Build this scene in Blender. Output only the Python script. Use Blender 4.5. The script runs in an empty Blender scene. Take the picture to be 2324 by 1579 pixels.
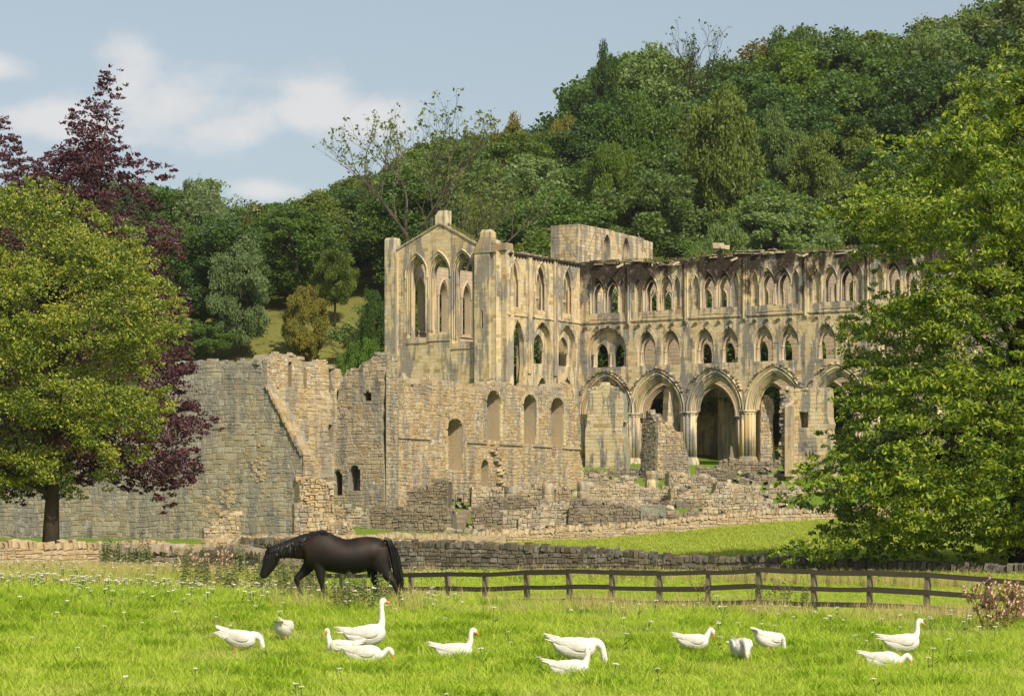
import bpy, bmesh, math, random
import numpy as np
from mathutils import Vector, Matrix, geometry
random.seed(11)
rng = np.random.default_rng(11)
scene = bpy.context.scene
COL = scene.collection

# ------------------------------------------------------------------ camera
F, CU, HV, CZ = 5800.0, 1162.0, 1180.0, 2.14      # focal length, centre column, horizon row (2324 px wide survey), eye height
cam_d = bpy.data.cameras.new('camera')
cam_d.sensor_width = 36.0; cam_d.sensor_fit = 'HORIZONTAL'
cam_d.lens = 36.0 * F / 2324.0
cam_d.shift_y = (HV - 789.5) / 2324.0
cam_d.clip_start = 0.5; cam_d.clip_end = 3000.0
cam = bpy.data.objects.new('camera', cam_d); COL.objects.link(cam)
cam.location = (0, 0, CZ); cam.rotation_euler = (math.radians(90), 0, 0)
scene.camera = cam

# ------------------------------------------------------------------ sky, sun, exposure
SUN_EL = math.radians(41.0)
SUN_H = Vector((0.45, -0.893))
world = bpy.data.worlds.new('World'); scene.world = world; world.use_nodes = True
wt = world.node_tree; wt.nodes.clear()

def N(t, kind, ins=None, **attrs):
    n = t.nodes.new(kind)
    for k, v in attrs.items(): setattr(n, k, v)
    for k, v in (ins or {}).items():
        s = n.inputs[k]
        if isinstance(v, bpy.types.NodeSocket): t.links.new(v, s)
        else: s.default_value = v
    return n
def MIX(t, fac, a, b, blend='MIX'):
    n = t.nodes.new('ShaderNodeMix'); n.data_type = 'RGBA'; n.blend_type = blend; n.clamp_factor = True
    for i, v in ((0, fac), (6, a), (7, b)):
        if isinstance(v, bpy.types.NodeSocket): t.links.new(v, n.inputs[i])
        elif i == 0: n.inputs[0].default_value = v
        else: n.inputs[i].default_value = (*v, 1) if len(v) == 3 else v
    return n.outputs[2]
def MATH(t, op, a, b=0.0, c=None, clamp=False):
    n = t.nodes.new('ShaderNodeMath'); n.operation = op; n.use_clamp = clamp
    for i, v in ((0, a), (1, b), (2, c)):
        if v is None: continue
        if isinstance(v, bpy.types.NodeSocket): t.links.new(v, n.inputs[i])
        else: n.inputs[i].default_value = v
    return n.outputs[0]
def SMOOTH(t, x, lo, hi, a=0.0, b=1.0):
    n = t.nodes.new('ShaderNodeMapRange'); n.interpolation_type = 'SMOOTHSTEP'
    t.links.new(x, n.inputs[0])
    for i, v in enumerate((lo, hi, a, b)): n.inputs[i + 1].default_value = v
    return n.outputs[0]
def NOISE(t, vec, scale, detail=4.0, rough=0.55, dist=0.0):
    n = N(t, 'ShaderNodeTexNoise', {'Scale': scale, 'Detail': detail, 'Roughness': rough, 'Distortion': dist})
    if vec is not None: t.links.new(vec, n.inputs['Vector'])
    return n.outputs[0]
def MAPV(t, vec, scale=(1, 1, 1), loc=(0, 0, 0)):
    n = N(t, 'ShaderNodeMapping', {'Scale': scale, 'Location': loc}); t.links.new(vec, n.inputs['Vector']); return n.outputs[0]

sky = N(wt, 'ShaderNodeTexSky', sky_type='NISHITA')
sky.sun_disc = False; sky.sun_elevation = SUN_EL
sky.sun_rotation = math.atan2(SUN_H.x, SUN_H.y)
sky.altitude = 60; sky.air_density = 1.0; sky.dust_density = 2.2; sky.ozone_density = 1.6
tc = N(wt, 'ShaderNodeTexCoord').outputs['Generated']
sep = N(wt, 'ShaderNodeSeparateXYZ', {0: tc})
el = sep.outputs[2]
cn = NOISE(wt, MAPV(wt, tc, (6, 6, 15), (2.1, 0.4, 0.3)), 1.0, 6.0, 0.52, 0.25)
fine = NOISE(wt, MAPV(wt, tc, (26, 26, 44)), 1.0, 6.0, 0.55, 0.2)
def blob(cx, cz, sx, sz):
    dx = MATH(wt, 'DIVIDE', MATH(wt, 'SUBTRACT', sep.outputs[0], cx), sx)
    dz = MATH(wt, 'DIVIDE', MATH(wt, 'SUBTRACT', el, cz), sz)
    r2 = MATH(wt, 'ADD', MATH(wt, 'MULTIPLY', dx, dx), MATH(wt, 'MULTIPLY', dz, dz))
    return MATH(wt, 'MULTIPLY', MATH(wt, 'EXPONENT', MATH(wt, 'MULTIPLY', r2, -1.0)), MATH(wt, 'GREATER_THAN', sep.outputs[1], 0.0))
# two fair-weather cumulus banks stand low over the hill; the same cloud noise drifts round the whole sky
bl = blob(-0.128, 0.1580, 0.040, 0.0150)
for a in ((-0.147, 0.166, 0.015, 0.016), (-0.112, 0.1500, 0.026, 0.0110), (-0.170, 0.1520, 0.030, 0.0085), (-0.200, 0.171, 0.020, 0.006), (-0.0740, 0.1580, 0.019, 0.0140), (-0.0520, 0.1530, 0.026, 0.0105), (-0.093, 0.1270, 0.016, 0.0050)):
    bl = MATH(wt, 'MAXIMUM', bl, blob(*a))
band = MATH(wt, 'MULTIPLY', SMOOTH(wt, el, 0.03, 0.14), SMOOTH(wt, el, 0.55, 0.17))
dens = MATH(wt, 'ADD', MATH(wt, 'MULTIPLY', bl, 0.55), MATH(wt, 'MULTIPLY', MATH(wt, 'SUBTRACT', fine, 0.5), 1.05))
gen = MATH(wt, 'MULTIPLY', SMOOTH(wt, cn, 0.60, 0.80), MATH(wt, 'MULTIPLY', band, 0.35))
cloud = MATH(wt, 'MAXIMUM', SMOOTH(wt, dens, 0.14, 0.58, 0.0, 0.86), gen)
bgc = N(wt, 'ShaderNodeBackground', {'Color': (0.82, 0.81, 0.81, 1), 'Strength': 0.86})
hsv = N(wt, 'ShaderNodeHueSaturation', {'Hue': 0.488, 'Saturation': 0.60, 'Value': 1.0, 'Color': sky.outputs[0]})
bgs = N(wt, 'ShaderNodeBackground', {'Color': hsv.outputs[0], 'Strength': 0.106})
mixs = N(wt, 'ShaderNodeMixShader', {0: cloud, 1: bgs.outputs[0], 2: bgc.outputs[0]})
N(wt, 'ShaderNodeOutputWorld', {0: mixs.outputs[0]})

sun_d = bpy.data.lights.new('sun', 'SUN'); sun_d.energy = 5.0; sun_d.angle = math.radians(0.55); sun_d.color = (1.0, 0.875, 0.67)
sun = bpy.data.objects.new('sun', sun_d); COL.objects.link(sun)
sdir = Vector((SUN_H.x * math.cos(SUN_EL), SUN_H.y * math.cos(SUN_EL), math.sin(SUN_EL)))
sun.rotation_euler = sdir.to_track_quat('Z', 'Y').to_euler(); sun.location = sdir * 80
scene.view_settings.view_transform = 'Standard'; scene.view_settings.look = 'None'
scene.view_settings.exposure = 0.17; scene.view_settings.gamma = 1.0
scene.view_settings.use_curve_mapping = False
scene.render.engine = 'CYCLES'
scene.cycles.max_bounces = 6; scene.cycles.transparent_max_bounces = 8

# ------------------------------------------------------------------ survey helpers
def P(u, v, Y): return Vector(((u - CU) / F * Y, Y, CZ + (HV - v) / F * Y))
def R(x0, y0, k): return lambda x, y: ((x0 + x / k) / 1.7625, (y0 + y / k) / 1.7625)
rA, rB, rC, rD, rE = R(1500, 800, 2.2556), R(2200, 900, 1.7877), R(2200, 1300, 1.7877), R(1300, 1350, 1.8573), R(700, 1350, 1.755)
rF, rG, rH, rI, rJ = R(1600, 1950, 1.4525), R(900, 2000, 2.5822), R(800, 2350, 1.9367), R(2100, 2450, 2.1127), R(3100, 2200, 2.3333)
rK, rL, rM, rN = R(0, 200, 1.4355), R(0, 1300, 1.4355), R(3000, 100, 1.3157), R(3000, 1200, 1.3157)
rO, rP, rQ, rS = R(700, 600, 1.754), R(1500, 300, 1.9367), R(2300, 100, 1.7544), R(0, 2150, 2.1127)

# ------------------------------------------------------------------ object helpers
def link(name, data, parent=None, mat=None):
    o = bpy.data.objects.new(name, data); COL.objects.link(o)
    if parent is not None: o.parent = parent
    if mat is not None and data is not None and not data.materials: data.materials.append(mat)
    return o
def tag(o, label=None, cat=None, group=None, kind=None):
    if label: o['label'] = label
    if cat: o['category'] = cat
    if group: o['group'] = group
    if kind: o['kind'] = kind
    return o
def empty(name, loc=(0, 0, 0), rz=0.0):
    o = bpy.data.objects.new(name, None); COL.objects.link(o); o.location = loc; o.rotation_euler = (0, 0, rz)
    o.empty_display_size = 0.3
    return o
def mesh_pd(name, V, Fc, smooth=False):
    me = bpy.data.meshes.new(name); me.from_pydata([tuple(v) for v in V], [], Fc); me.update()
    if smooth: me.polygons.foreach_set('use_smooth', [True] * len(me.polygons))
    return me
def mesh_np(name, V, quads, smooth=False):
    """fast mesh from numpy arrays: V (n,3), quads (m,k)"""
    V = np.asarray(V, np.float32); quads = np.asarray(quads, np.int32); m, k = quads.shape
    me = bpy.data.meshes.new(name)
    me.vertices.add(len(V)); me.vertices.foreach_set('co', V.ravel())
    me.loops.add(m * k); me.loops.foreach_set('vertex_index', quads.ravel())
    me.polygons.add(m); me.polygons.foreach_set('loop_start', np.arange(0, m * k, k, dtype=np.int32))
    me.polygons.foreach_set('use_smooth', np.full(m, bool(smooth)))
    me.update(calc_edges=True)
    return me
class MB:
    """collects simple shapes into one mesh"""
    def __init__(s): s.V = []; s.F = []
    def add(s, V, Fc):
        b = len(s.V); s.V += [tuple(v) for v in V]; s.F += [tuple(i + b for i in f) for f in Fc]; return s
    def box(s, x0, x1, y0, y1, z0, z1, M=None):
        V = [Vector((x, y, z)) for x in (x0, x1) for y in (y0, y1) for z in (z0, z1)]
        if M is not None: V = [M @ v for v in V]
        return s.add(V, [(0, 1, 3, 2), (4, 6, 7, 5), (0, 4, 5, 1), (2, 3, 7, 6), (0, 2, 6, 4), (1, 5, 7, 3)])
    def tube(s, pts, rad, seg=6, cap=True):
        pts = [Vector(p) for p in pts]; n = len(pts); V = []; Fc = []
        up = Vector((0.31, 0.17, 0.93))
        for i in range(n):
            t = (pts[min(i + 1, n - 1)] - pts[max(i - 1, 0)])
            t = t.normalized() if t.length > 1e-9 else Vector((0, 0, 1))
            a = t.cross(up)
            if a.length < 1e-3: a = t.cross(Vector((1, 0, 0)))
            a.normalize(); b = t.cross(a)
            r = rad[i] if hasattr(rad, '__len__') else rad
            for k in range(seg):
                q = 2 * math.pi * k / seg; V.append(pts[i] + (a * math.cos(q) + b * math.sin(q)) * r)
        for i in range(n - 1):
            for k in range(seg):
                k2 = (k + 1) % seg; Fc.append((i * seg + k, i * seg + k2, (i + 1) * seg + k2, (i + 1) * seg + k))
        if cap: Fc += [tuple(range(seg - 1, -1, -1)), tuple((n - 1) * seg + k for k in range(seg))]
        return s.add(V, Fc)
    def lathe(s, prof, seg=16, c=(0, 0)):
        V = []; Fc = []
        for r, z in prof:
            for k in range(seg):
                q = 2 * math.pi * k / seg; V.append((c[0] + r * math.cos(q), c[1] + r * math.sin(q), z))
        for i in range(len(prof) - 1):
            for k in range(seg):
                k2 = (k + 1) % seg; Fc.append((i * seg + k, i * seg + k2, (i + 1) * seg + k2, (i + 1) * seg + k))
        Fc += [tuple(range(seg - 1, -1, -1)), tuple((len(prof) - 1) * seg + k for k in range(seg))]
        return s.add(V, Fc)
    def build(s, name, mat, parent=None, smooth=False):
        return link(name, mesh_pd(name, s.V, s.F, smooth), parent, mat)

# ------------------------------------------------------------------ materials
def new_mat(name):
    m = bpy.data.materials.new(name); m.use_nodes = True; m.node_tree.nodes.clear(); return m, m.node_tree
def finish(t, col, rough=0.9, bump=None, bstr=0.3, bdist=0.02, spec=0.2, sheen=None):
    b = N(t, 'ShaderNodeBsdfPrincipled', {'Roughness': rough, 'Specular IOR Level': spec})
    if isinstance(col, bpy.types.NodeSocket): t.links.new(col, b.inputs['Base Color'])
    else: b.inputs['Base Color'].default_value = (*col, 1)
    if bump is not None:
        bn = N(t, 'ShaderNodeBump', {'Strength': bstr, 'Distance': bdist, 'Height': bump}); t.links.new(bn.outputs[0], b.inputs['Normal'])
    N(t, 'ShaderNodeOutputMaterial', {0: b.outputs[0]})
    return b
def RAMP(t, fac, cols, interp='LINEAR'):
    n = N(t, 'ShaderNodeValToRGB', {0: fac}); r = n.color_ramp; r.interpolation = interp
    while len(r.elements) < len(cols): r.elements.new(0.5)
    for i, c in enumerate(cols):
        r.elements[i].position = i / max(1, len(cols) - 1) if interp == 'LINEAR' else i / len(cols)
        r.elements[i].color = (*c, 1)
    return n.outputs[0]
def PIECE(t):
    """a random number for each stone, whether it is an object or an island of a larger mesh"""
    a = N(t, 'ShaderNodeObjectInfo').outputs['Random']; b = N(t, 'ShaderNodeNewGeometry').outputs['Random Per Island']
    return MATH(t, 'FRACT', MATH(t, 'ADD', a, MATH(t, 'MULTIPLY', b, 7.31)))
def stone_mat(name, pal, grey=(.27, .26, .23), grey_amt=.6, grey_scale=.35, lichen=.25, lichen_col=(.52, .51, .46), dark=.4, dark_col=(.045, .035, .03), var=.35, stain=None, streak=.35, rust=0.0):
    m, t = new_mat(name)
    pos = N(t, 'ShaderNodeNewGeometry').outputs['Position']
    rnd = PIECE(t)
    col = RAMP(t, rnd, pal)
    # broad patches of grey weathering, in irregular drifts and runs
    g1 = NOISE(t, pos, grey_scale, 5, .62, .4)
    g2 = NOISE(t, MAPV(t, pos, (1.6, 1.6, .22)), 1.0, 4, .6)
    gm = SMOOTH(t, MATH(t, 'ADD', g1, MATH(t, 'MULTIPLY', MATH(t, 'SUBTRACT', g2, .5), streak * 1.6)), .46, .62, 0, grey_amt)
    gcol = MIX(t, NOISE(t, pos, 5.0, 3), tuple(c * .72 for c in grey), tuple(c * 1.3 for c in grey))
    col = MIX(t, gm, col, gcol)
    if rust: col = MIX(t, SMOOTH(t, NOISE(t, pos, .8, 4), .55, .7, 0, rust), col, (.30, .17, .075))
    # dark crust
    dm = SMOOTH(t, MATH(t, 'ADD', NOISE(t, pos, 1.1, 6, .65), MATH(t, 'MULTIPLY', MATH(t, 'SUBTRACT', g2, .5), .5)), .56, .74, 0, dark)
    col = MIX(t, dm, col, dark_col)
    if stain:
        z0, z1, amt = stain
        zz = N(t, 'ShaderNodeSeparateXYZ', {0: pos}).outputs[2]
        s1 = NOISE(t, MAPV(t, pos, (.55, .55, .28)), 1.0, 6, .68)
        h = MATH(t, 'ADD', MATH(t, 'DIVIDE', MATH(t, 'SUBTRACT', zz, z0), z1 - z0), MATH(t, 'MULTIPLY', MATH(t, 'SUBTRACT', s1, .5), 3.6))
        col = MIX(t, SMOOTH(t, h, .35, .85, 0, amt), col, (.034, .023, .018))
    # pale lichen spots
    lm = SMOOTH(t, MATH(t, 'ADD', MATH(t, 'MULTIPLY', NOISE(t, pos, 2.6, 6, .72, .3), .75), MATH(t, 'MULTIPLY', NOISE(t, pos, .45, 3, .6), .25)), .54, .61, 0, lichen)
    col = MIX(t, lm, col, lichen_col)
    v = NOISE(t, pos, 11.0, 4, .65)
    col = MIX(t, 1.0, col, RAMP(t, v, [(1 - var,) * 3, (1 + var * .6,) * 3]), 'MULTIPLY')
    finish(t, col, .93, MATH(t, 'ADD', NOISE(t, pos, 7.0, 5, .7), MATH(t, 'MULTIPLY', NOISE(t, pos, 28.0, 3, .6), .4)), .75, .035, .12)
    return m
def plain_mat(name, col, var=.3, scale=6.0, rough=.85, spec=.2, bump=.3, bdist=.01, stretch=(1, 1, 1), coord='Position'):
    m, t = new_mat(name)
    pos = N(t, 'ShaderNodeNewGeometry').outputs['Position'] if coord == 'Position' else N(t, 'ShaderNodeTexCoord').outputs['Object']
    v = NOISE(t, MAPV(t, pos, stretch), scale, 5, .6)
    c = MIX(t, v, tuple(x * (1 - var) for x in col), tuple(x * (1 + var) for x in col))
    finish(t, c, rough, v, bump, bdist, spec)
    return m
def leaf_mat(name, pal, trans=.28, objvar=.35, patch=None, gloss=.18):
    m, t = new_mat(name)
    g = N(t, 'ShaderNodeNewGeometry'); o = N(t, 'ShaderNodeObjectInfo')
    isl = g.outputs['Random Per Island']; pos = g.outputs['Position']
    drift = NOISE(t, pos, .55, 3, .6)
    f = MATH(t, 'ADD', MATH(t, 'MULTIPLY', isl, .45), MATH(t, 'MULTIPLY', drift, .55), clamp=True)
    f = SMOOTH(t, f, .22, .78)
    col = RAMP(t, f, pal)
    if patch: col = MIX(t, SMOOTH(t, NOISE(t, pos, patch[1], 3), .56, .66, 0, patch[2]), col, patch[0])
    vv = MATH(t, 'ADD', 1 - objvar / 2, MATH(t, 'MULTIPLY', o.outputs['Random'], objvar))
    hs = N(t, 'ShaderNodeHueSaturation', {'Color': col, 'Value': vv, 'Saturation': 1.0})
    d = N(t, 'ShaderNodeBsdfDiffuse', {'Color': hs.outputs[0], 'Roughness': .6})
    tr = N(t, 'ShaderNodeBsdfTranslucent', {'Color': hs.outputs[0]})
    gl = N(t, 'ShaderNodeBsdfGlossy', {'Color': (.9, .95, 1, 1), 'Roughness': .42})
    mx = N(t, 'ShaderNodeMixShader', {0: trans, 1: d.outputs[0], 2: tr.outputs[0]})
    fr = N(t, 'ShaderNodeFresnel', {'IOR': 1.35})
    mx2 = N(t, 'ShaderNodeMixShader', {0: MATH(t, 'MULTIPLY', fr.outputs[0], gloss), 1: mx.outputs[0], 2: gl.outputs[0]})
    N(t, 'ShaderNodeOutputMaterial', {0: mx2.outputs[0]})
    return m

ASH = [(.57, .445, .245), (.60, .49, .30), (.50, .38, .20), (.56, .47, .32), (.63, .53, .35), (.36, .25, .115), (.57, .465, .275), (.54, .46, .33), (.60, .475, .255)]
RUB = [(.40, .32, .205), (.46, .38, .26), (.33, .255, .155), (.42, .355, .255), (.37, .29, .175), (.29, .225, .145)]
M = {}
M['ashlar'] = stone_mat('ashlar_stone', ASH, grey=(.19, .19, .183), grey_amt=.88, grey_scale=.20, lichen=.22, dark=.62, streak=1.1, stain=(23.2, 26.7, .96))
M['ashlar_gable'] = stone_mat('ashlar_gable_stone', ASH, grey=(.205, .203, .193), grey_amt=.8, grey_scale=.20, lichen=.2, dark=.5, streak=1.1, rust=.35)
M['ashlar_fresh'] = stone_mat('ashlar_clean_stone', [(.52, .41, .29), (.56, .45, .32), (.48, .37, .25), (.54, .44, .33)], grey_amt=.2, lichen=.05, dark=.08)
M['range'] = stone_mat('lichened_rubble', RUB, grey=(.20, .197, .178), grey_amt=.75, grey_scale=.33, lichen=.6, lichen_col=(.54, .53, .49), dark=.6, streak=.8)
M['range_warm'] = stone_mat('warm_rubble', [(.45, .335, .175), (.48, .375, .225), (.38, .275, .135), (.44, .365, .255), (.34, .235, .11), (.49, .405, .28), (.40, .31, .19)], grey=(.235, .22, .195), grey_amt=.72, grey_scale=.33, lichen=.62, lichen_col=(.62, .60, .545), dark=.5, streak=1.0, rust=.45)
M['big'] = stone_mat('grey_green_masonry', [(.33, .295, .21), (.38, .345, .26), (.26, .225, .15), (.33, .28, .18), (.39, .37, .295)], grey=(.225, .218, .19), grey_amt=.88, grey_scale=.22, lichen=.6, lichen_col=(.47, .49, .44), dark=.5, streak=.8)
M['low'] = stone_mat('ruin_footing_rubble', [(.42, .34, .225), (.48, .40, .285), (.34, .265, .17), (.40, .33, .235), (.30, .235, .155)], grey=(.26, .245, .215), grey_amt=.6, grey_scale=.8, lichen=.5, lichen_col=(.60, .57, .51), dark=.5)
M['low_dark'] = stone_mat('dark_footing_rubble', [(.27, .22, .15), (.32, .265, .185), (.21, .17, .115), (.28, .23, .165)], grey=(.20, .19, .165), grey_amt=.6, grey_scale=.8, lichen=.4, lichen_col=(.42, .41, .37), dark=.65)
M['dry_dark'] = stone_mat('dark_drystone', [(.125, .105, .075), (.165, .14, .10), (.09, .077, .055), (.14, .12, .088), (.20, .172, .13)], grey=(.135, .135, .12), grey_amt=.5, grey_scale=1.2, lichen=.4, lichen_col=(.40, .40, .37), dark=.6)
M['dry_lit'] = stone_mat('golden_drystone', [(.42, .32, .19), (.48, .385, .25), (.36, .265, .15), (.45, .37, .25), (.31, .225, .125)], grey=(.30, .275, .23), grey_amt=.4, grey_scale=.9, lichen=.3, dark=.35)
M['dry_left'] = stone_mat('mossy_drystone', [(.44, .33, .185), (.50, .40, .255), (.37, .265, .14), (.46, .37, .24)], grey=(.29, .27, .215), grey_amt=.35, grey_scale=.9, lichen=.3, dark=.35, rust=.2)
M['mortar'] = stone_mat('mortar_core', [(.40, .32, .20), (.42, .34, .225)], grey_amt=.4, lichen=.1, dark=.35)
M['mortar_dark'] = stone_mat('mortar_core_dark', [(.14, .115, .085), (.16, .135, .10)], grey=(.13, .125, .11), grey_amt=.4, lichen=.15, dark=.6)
M['mortar_grey'] = stone_mat('mortar_core_grey', [(.27, .255, .20), (.30, .28, .22)], grey=(.22, .225, .195), grey_amt=.6, lichen=.3, dark=.5)
M['bark'] = plain_mat('bark', (.055, .042, .032), .5, 5.0, .95, .1, .6, .03, (1, 1, .25))
M['bark_pale'] = plain_mat('pale_bark', (.105, .088, .066), .4, 4.0, .95, .1, .5, .03, (1, 1, .25))

# ------------------------------------------------------------------ terrain (thin-plate spline through surveyed ground heights)
GP = [(-30, 0, .5), (0, 0, .5), (30, 0, .5), (-30, 20, .2), (0, 20, .15), (30, 20, .15), (-14, 31, .02), (0, 31, 0), (14, 31, 0), (-14, 40, .12), (0, 40, .05), (14, 40, 0),
      (-16, 50, .55), (-9, 50, .55), (-4, 50, .5), (0, 50, .38), (5, 50, .22), (10, 50, .08), (18, 50, 0), (-4, 58, .35), (0, 58, .1), (6, 58, -.1), (12, 60, -.25), (22, 60, -.25),
      (-3, 76, -.45), (0, 70, -.4), (5, 68, -.35), (14, 74, -.3), (-9, 80, .45), (-18, 80, .42), (-18, 108, .16), (-25, 110, .16), (-10, 112, .15), (-6, 100, 0.0),
      (-4.6, 105, -.1), (7.3, 95, -.15), (17, 90, -.22), (28, 88, -.2), (0, 128, .3), (-14, 130, .4), (10, 120, .5), (20, 110, .6), (30, 130, 1.0),
      (-.5, 150, .8), (5.5, 150, .77), (9.2, 152, 1.1), (12, 155, 1.44), (15, 158, 1.9), (18, 160, 2.07), (35, 165, 2.5), (-40, 165, .6), (-20, 165, .6), (-12, 160, .6), (-30, 172, .7), (-15, 172, .9), (-40, 176, .7), (-22, 150, .4), (-32, 150, .4), (-10, 145, .4),
      (5, 215, 4.4), (30, 200, 4.6), (45, 190, 4.6), (-30, 190, 2.0), (-45, 200, 3.0),
      (6.8, 255, 7.7), (12, 246, 7.6), (28, 238, 7.65), (45, 226, 7.6), (-2, 240, 7.2), (-14, 250, 7.6), (10, 262, 8), (40, 258, 8.2), (80, 245, 8.4), (-30, 235, 6.5), (-55, 240, 7),
      (-70, 300, 20), (-75, 350, 31), (-80, 430, 36), (-43, 280, 15), (-43, 350, 31), (-40, 430, 35), (-20, 268, 11), (-20, 300, 25), (-20, 350, 37), (-20, 430, 41), (0, 275, 11), (0, 310, 26), (0, 360, 41), (0, 430, 46),
      (40, 278, 12), (40, 320, 30), (45, 370, 48), (45, 430, 57), (80, 275, 12), (80, 320, 31), (80, 380, 54), (85, 440, 65), (130, 300, 24), (140, 380, 54), (150, 450, 70),
      (-200, 300, 20), (-220, 450, 36), (-160, 150, 2), (-120, 60, .5), (120, 60, 0), (160, 160, 4), (260, 300, 25), (280, 450, 72), (0, 700, 50), (-300, 700, 38), (300, 700, 74), (-200, -60, .5), (0, -60, .5), (200, -60, .5)]
# the cloister ground follows the foot of each broken footing
def T(r, pts): return [r(*p) for p in pts]
LOWS = [
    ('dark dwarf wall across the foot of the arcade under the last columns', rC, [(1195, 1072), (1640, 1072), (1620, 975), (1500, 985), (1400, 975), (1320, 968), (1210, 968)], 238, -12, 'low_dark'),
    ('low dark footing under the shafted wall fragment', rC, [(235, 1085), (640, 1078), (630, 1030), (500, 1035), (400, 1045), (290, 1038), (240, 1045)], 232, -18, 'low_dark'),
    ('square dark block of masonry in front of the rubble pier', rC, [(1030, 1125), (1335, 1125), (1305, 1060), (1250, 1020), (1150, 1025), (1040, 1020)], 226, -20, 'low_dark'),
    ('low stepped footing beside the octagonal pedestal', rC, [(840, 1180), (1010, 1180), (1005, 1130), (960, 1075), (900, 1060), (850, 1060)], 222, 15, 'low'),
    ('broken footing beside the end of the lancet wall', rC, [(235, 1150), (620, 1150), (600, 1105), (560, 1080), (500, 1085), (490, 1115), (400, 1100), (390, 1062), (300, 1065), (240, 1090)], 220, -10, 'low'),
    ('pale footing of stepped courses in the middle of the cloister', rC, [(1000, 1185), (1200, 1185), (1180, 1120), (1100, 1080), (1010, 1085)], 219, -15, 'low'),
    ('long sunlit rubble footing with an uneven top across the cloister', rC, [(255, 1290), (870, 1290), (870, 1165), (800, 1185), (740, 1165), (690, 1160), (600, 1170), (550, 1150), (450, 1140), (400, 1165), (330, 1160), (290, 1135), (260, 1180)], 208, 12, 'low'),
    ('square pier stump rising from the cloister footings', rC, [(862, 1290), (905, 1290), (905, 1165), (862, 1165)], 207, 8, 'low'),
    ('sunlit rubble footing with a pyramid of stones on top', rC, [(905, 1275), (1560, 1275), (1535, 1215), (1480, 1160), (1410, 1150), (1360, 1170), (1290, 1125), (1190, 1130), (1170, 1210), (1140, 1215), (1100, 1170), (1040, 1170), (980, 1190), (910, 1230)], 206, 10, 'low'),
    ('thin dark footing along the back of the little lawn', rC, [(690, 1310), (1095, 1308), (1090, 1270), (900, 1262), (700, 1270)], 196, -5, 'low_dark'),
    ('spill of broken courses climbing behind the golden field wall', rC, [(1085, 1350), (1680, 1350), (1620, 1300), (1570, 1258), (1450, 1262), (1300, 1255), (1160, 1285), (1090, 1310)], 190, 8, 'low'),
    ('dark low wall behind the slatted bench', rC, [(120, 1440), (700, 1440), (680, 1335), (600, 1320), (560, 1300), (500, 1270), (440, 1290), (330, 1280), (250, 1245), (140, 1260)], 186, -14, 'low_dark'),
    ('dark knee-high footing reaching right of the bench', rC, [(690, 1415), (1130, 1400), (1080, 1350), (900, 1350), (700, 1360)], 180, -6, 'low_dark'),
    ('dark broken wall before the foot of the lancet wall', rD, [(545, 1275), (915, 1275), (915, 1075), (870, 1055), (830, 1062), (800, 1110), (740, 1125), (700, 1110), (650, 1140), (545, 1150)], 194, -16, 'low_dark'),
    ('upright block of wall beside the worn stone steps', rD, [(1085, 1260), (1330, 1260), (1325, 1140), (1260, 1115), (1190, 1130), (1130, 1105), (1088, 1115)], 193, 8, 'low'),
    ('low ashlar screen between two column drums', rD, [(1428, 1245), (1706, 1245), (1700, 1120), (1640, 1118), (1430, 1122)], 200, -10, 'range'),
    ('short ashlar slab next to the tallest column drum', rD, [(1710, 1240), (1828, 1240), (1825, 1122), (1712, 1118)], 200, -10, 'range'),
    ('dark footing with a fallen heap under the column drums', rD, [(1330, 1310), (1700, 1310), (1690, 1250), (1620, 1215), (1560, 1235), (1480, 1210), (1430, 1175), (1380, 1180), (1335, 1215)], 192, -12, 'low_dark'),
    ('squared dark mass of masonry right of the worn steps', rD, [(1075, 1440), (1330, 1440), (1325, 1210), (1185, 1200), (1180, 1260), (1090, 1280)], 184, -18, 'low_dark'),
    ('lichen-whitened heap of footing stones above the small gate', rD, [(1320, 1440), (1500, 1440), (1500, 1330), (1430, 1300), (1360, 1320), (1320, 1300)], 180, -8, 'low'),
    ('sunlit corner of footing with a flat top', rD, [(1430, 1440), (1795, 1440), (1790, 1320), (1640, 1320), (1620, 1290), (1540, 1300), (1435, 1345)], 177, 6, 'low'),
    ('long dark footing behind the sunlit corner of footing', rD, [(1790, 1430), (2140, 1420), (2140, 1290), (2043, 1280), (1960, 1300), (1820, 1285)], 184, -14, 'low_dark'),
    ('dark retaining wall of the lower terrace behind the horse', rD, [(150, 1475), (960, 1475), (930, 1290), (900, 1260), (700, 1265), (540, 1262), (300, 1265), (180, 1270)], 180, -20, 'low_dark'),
    ('crumbling sunlit wall end sloping down towards the horse', rE, [(830, 1460), (1320, 1460), (1275, 1375), (1235, 1320), (1190, 1300), (1130, 1290), (1080, 1255), (1030, 1250), (960, 1205), (900, 1200), (835, 1165)], 162, 10, 'range_warm'),
    ('upright stump of pale rubble against the big range wall', rE, [(185, 1460), (455, 1460), (450, 1240), (400, 1232), (345, 1245), (320, 1290), (270, 1305), (250, 1350), (205, 1355)], 158, 12, 'range_warm'),
    ('mossy grass-topped ledge at the foot of the chamber wall', rE, [(1100, 1300), (1360, 1310), (1345, 1225), (1250, 1200), (1180, 1185), (1100, 1190)], 176, -6, 'range'),
]
for label, r, pts, Y, ang, mt in LOWS:
    q = T(r, pts); b = P(sum(x for x, _ in q) / len(q), max(y for _, y in q) - 1.5, Y - .5); GP.append((b.x, b.y, b.z))
_g = np.array(GP, float); _gx = _g[:, :2] / 100.0
def _ker(a, b):
    r2 = ((a[:, None, :] - b[None]) ** 2).sum(2); return .5 * r2 * np.log(r2 + 1e-12)
_n = len(_g); _K = _ker(_gx, _gx) + np.eye(_n) * 2e-3; _Pm = np.c_[np.ones(_n), _gx]
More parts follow.
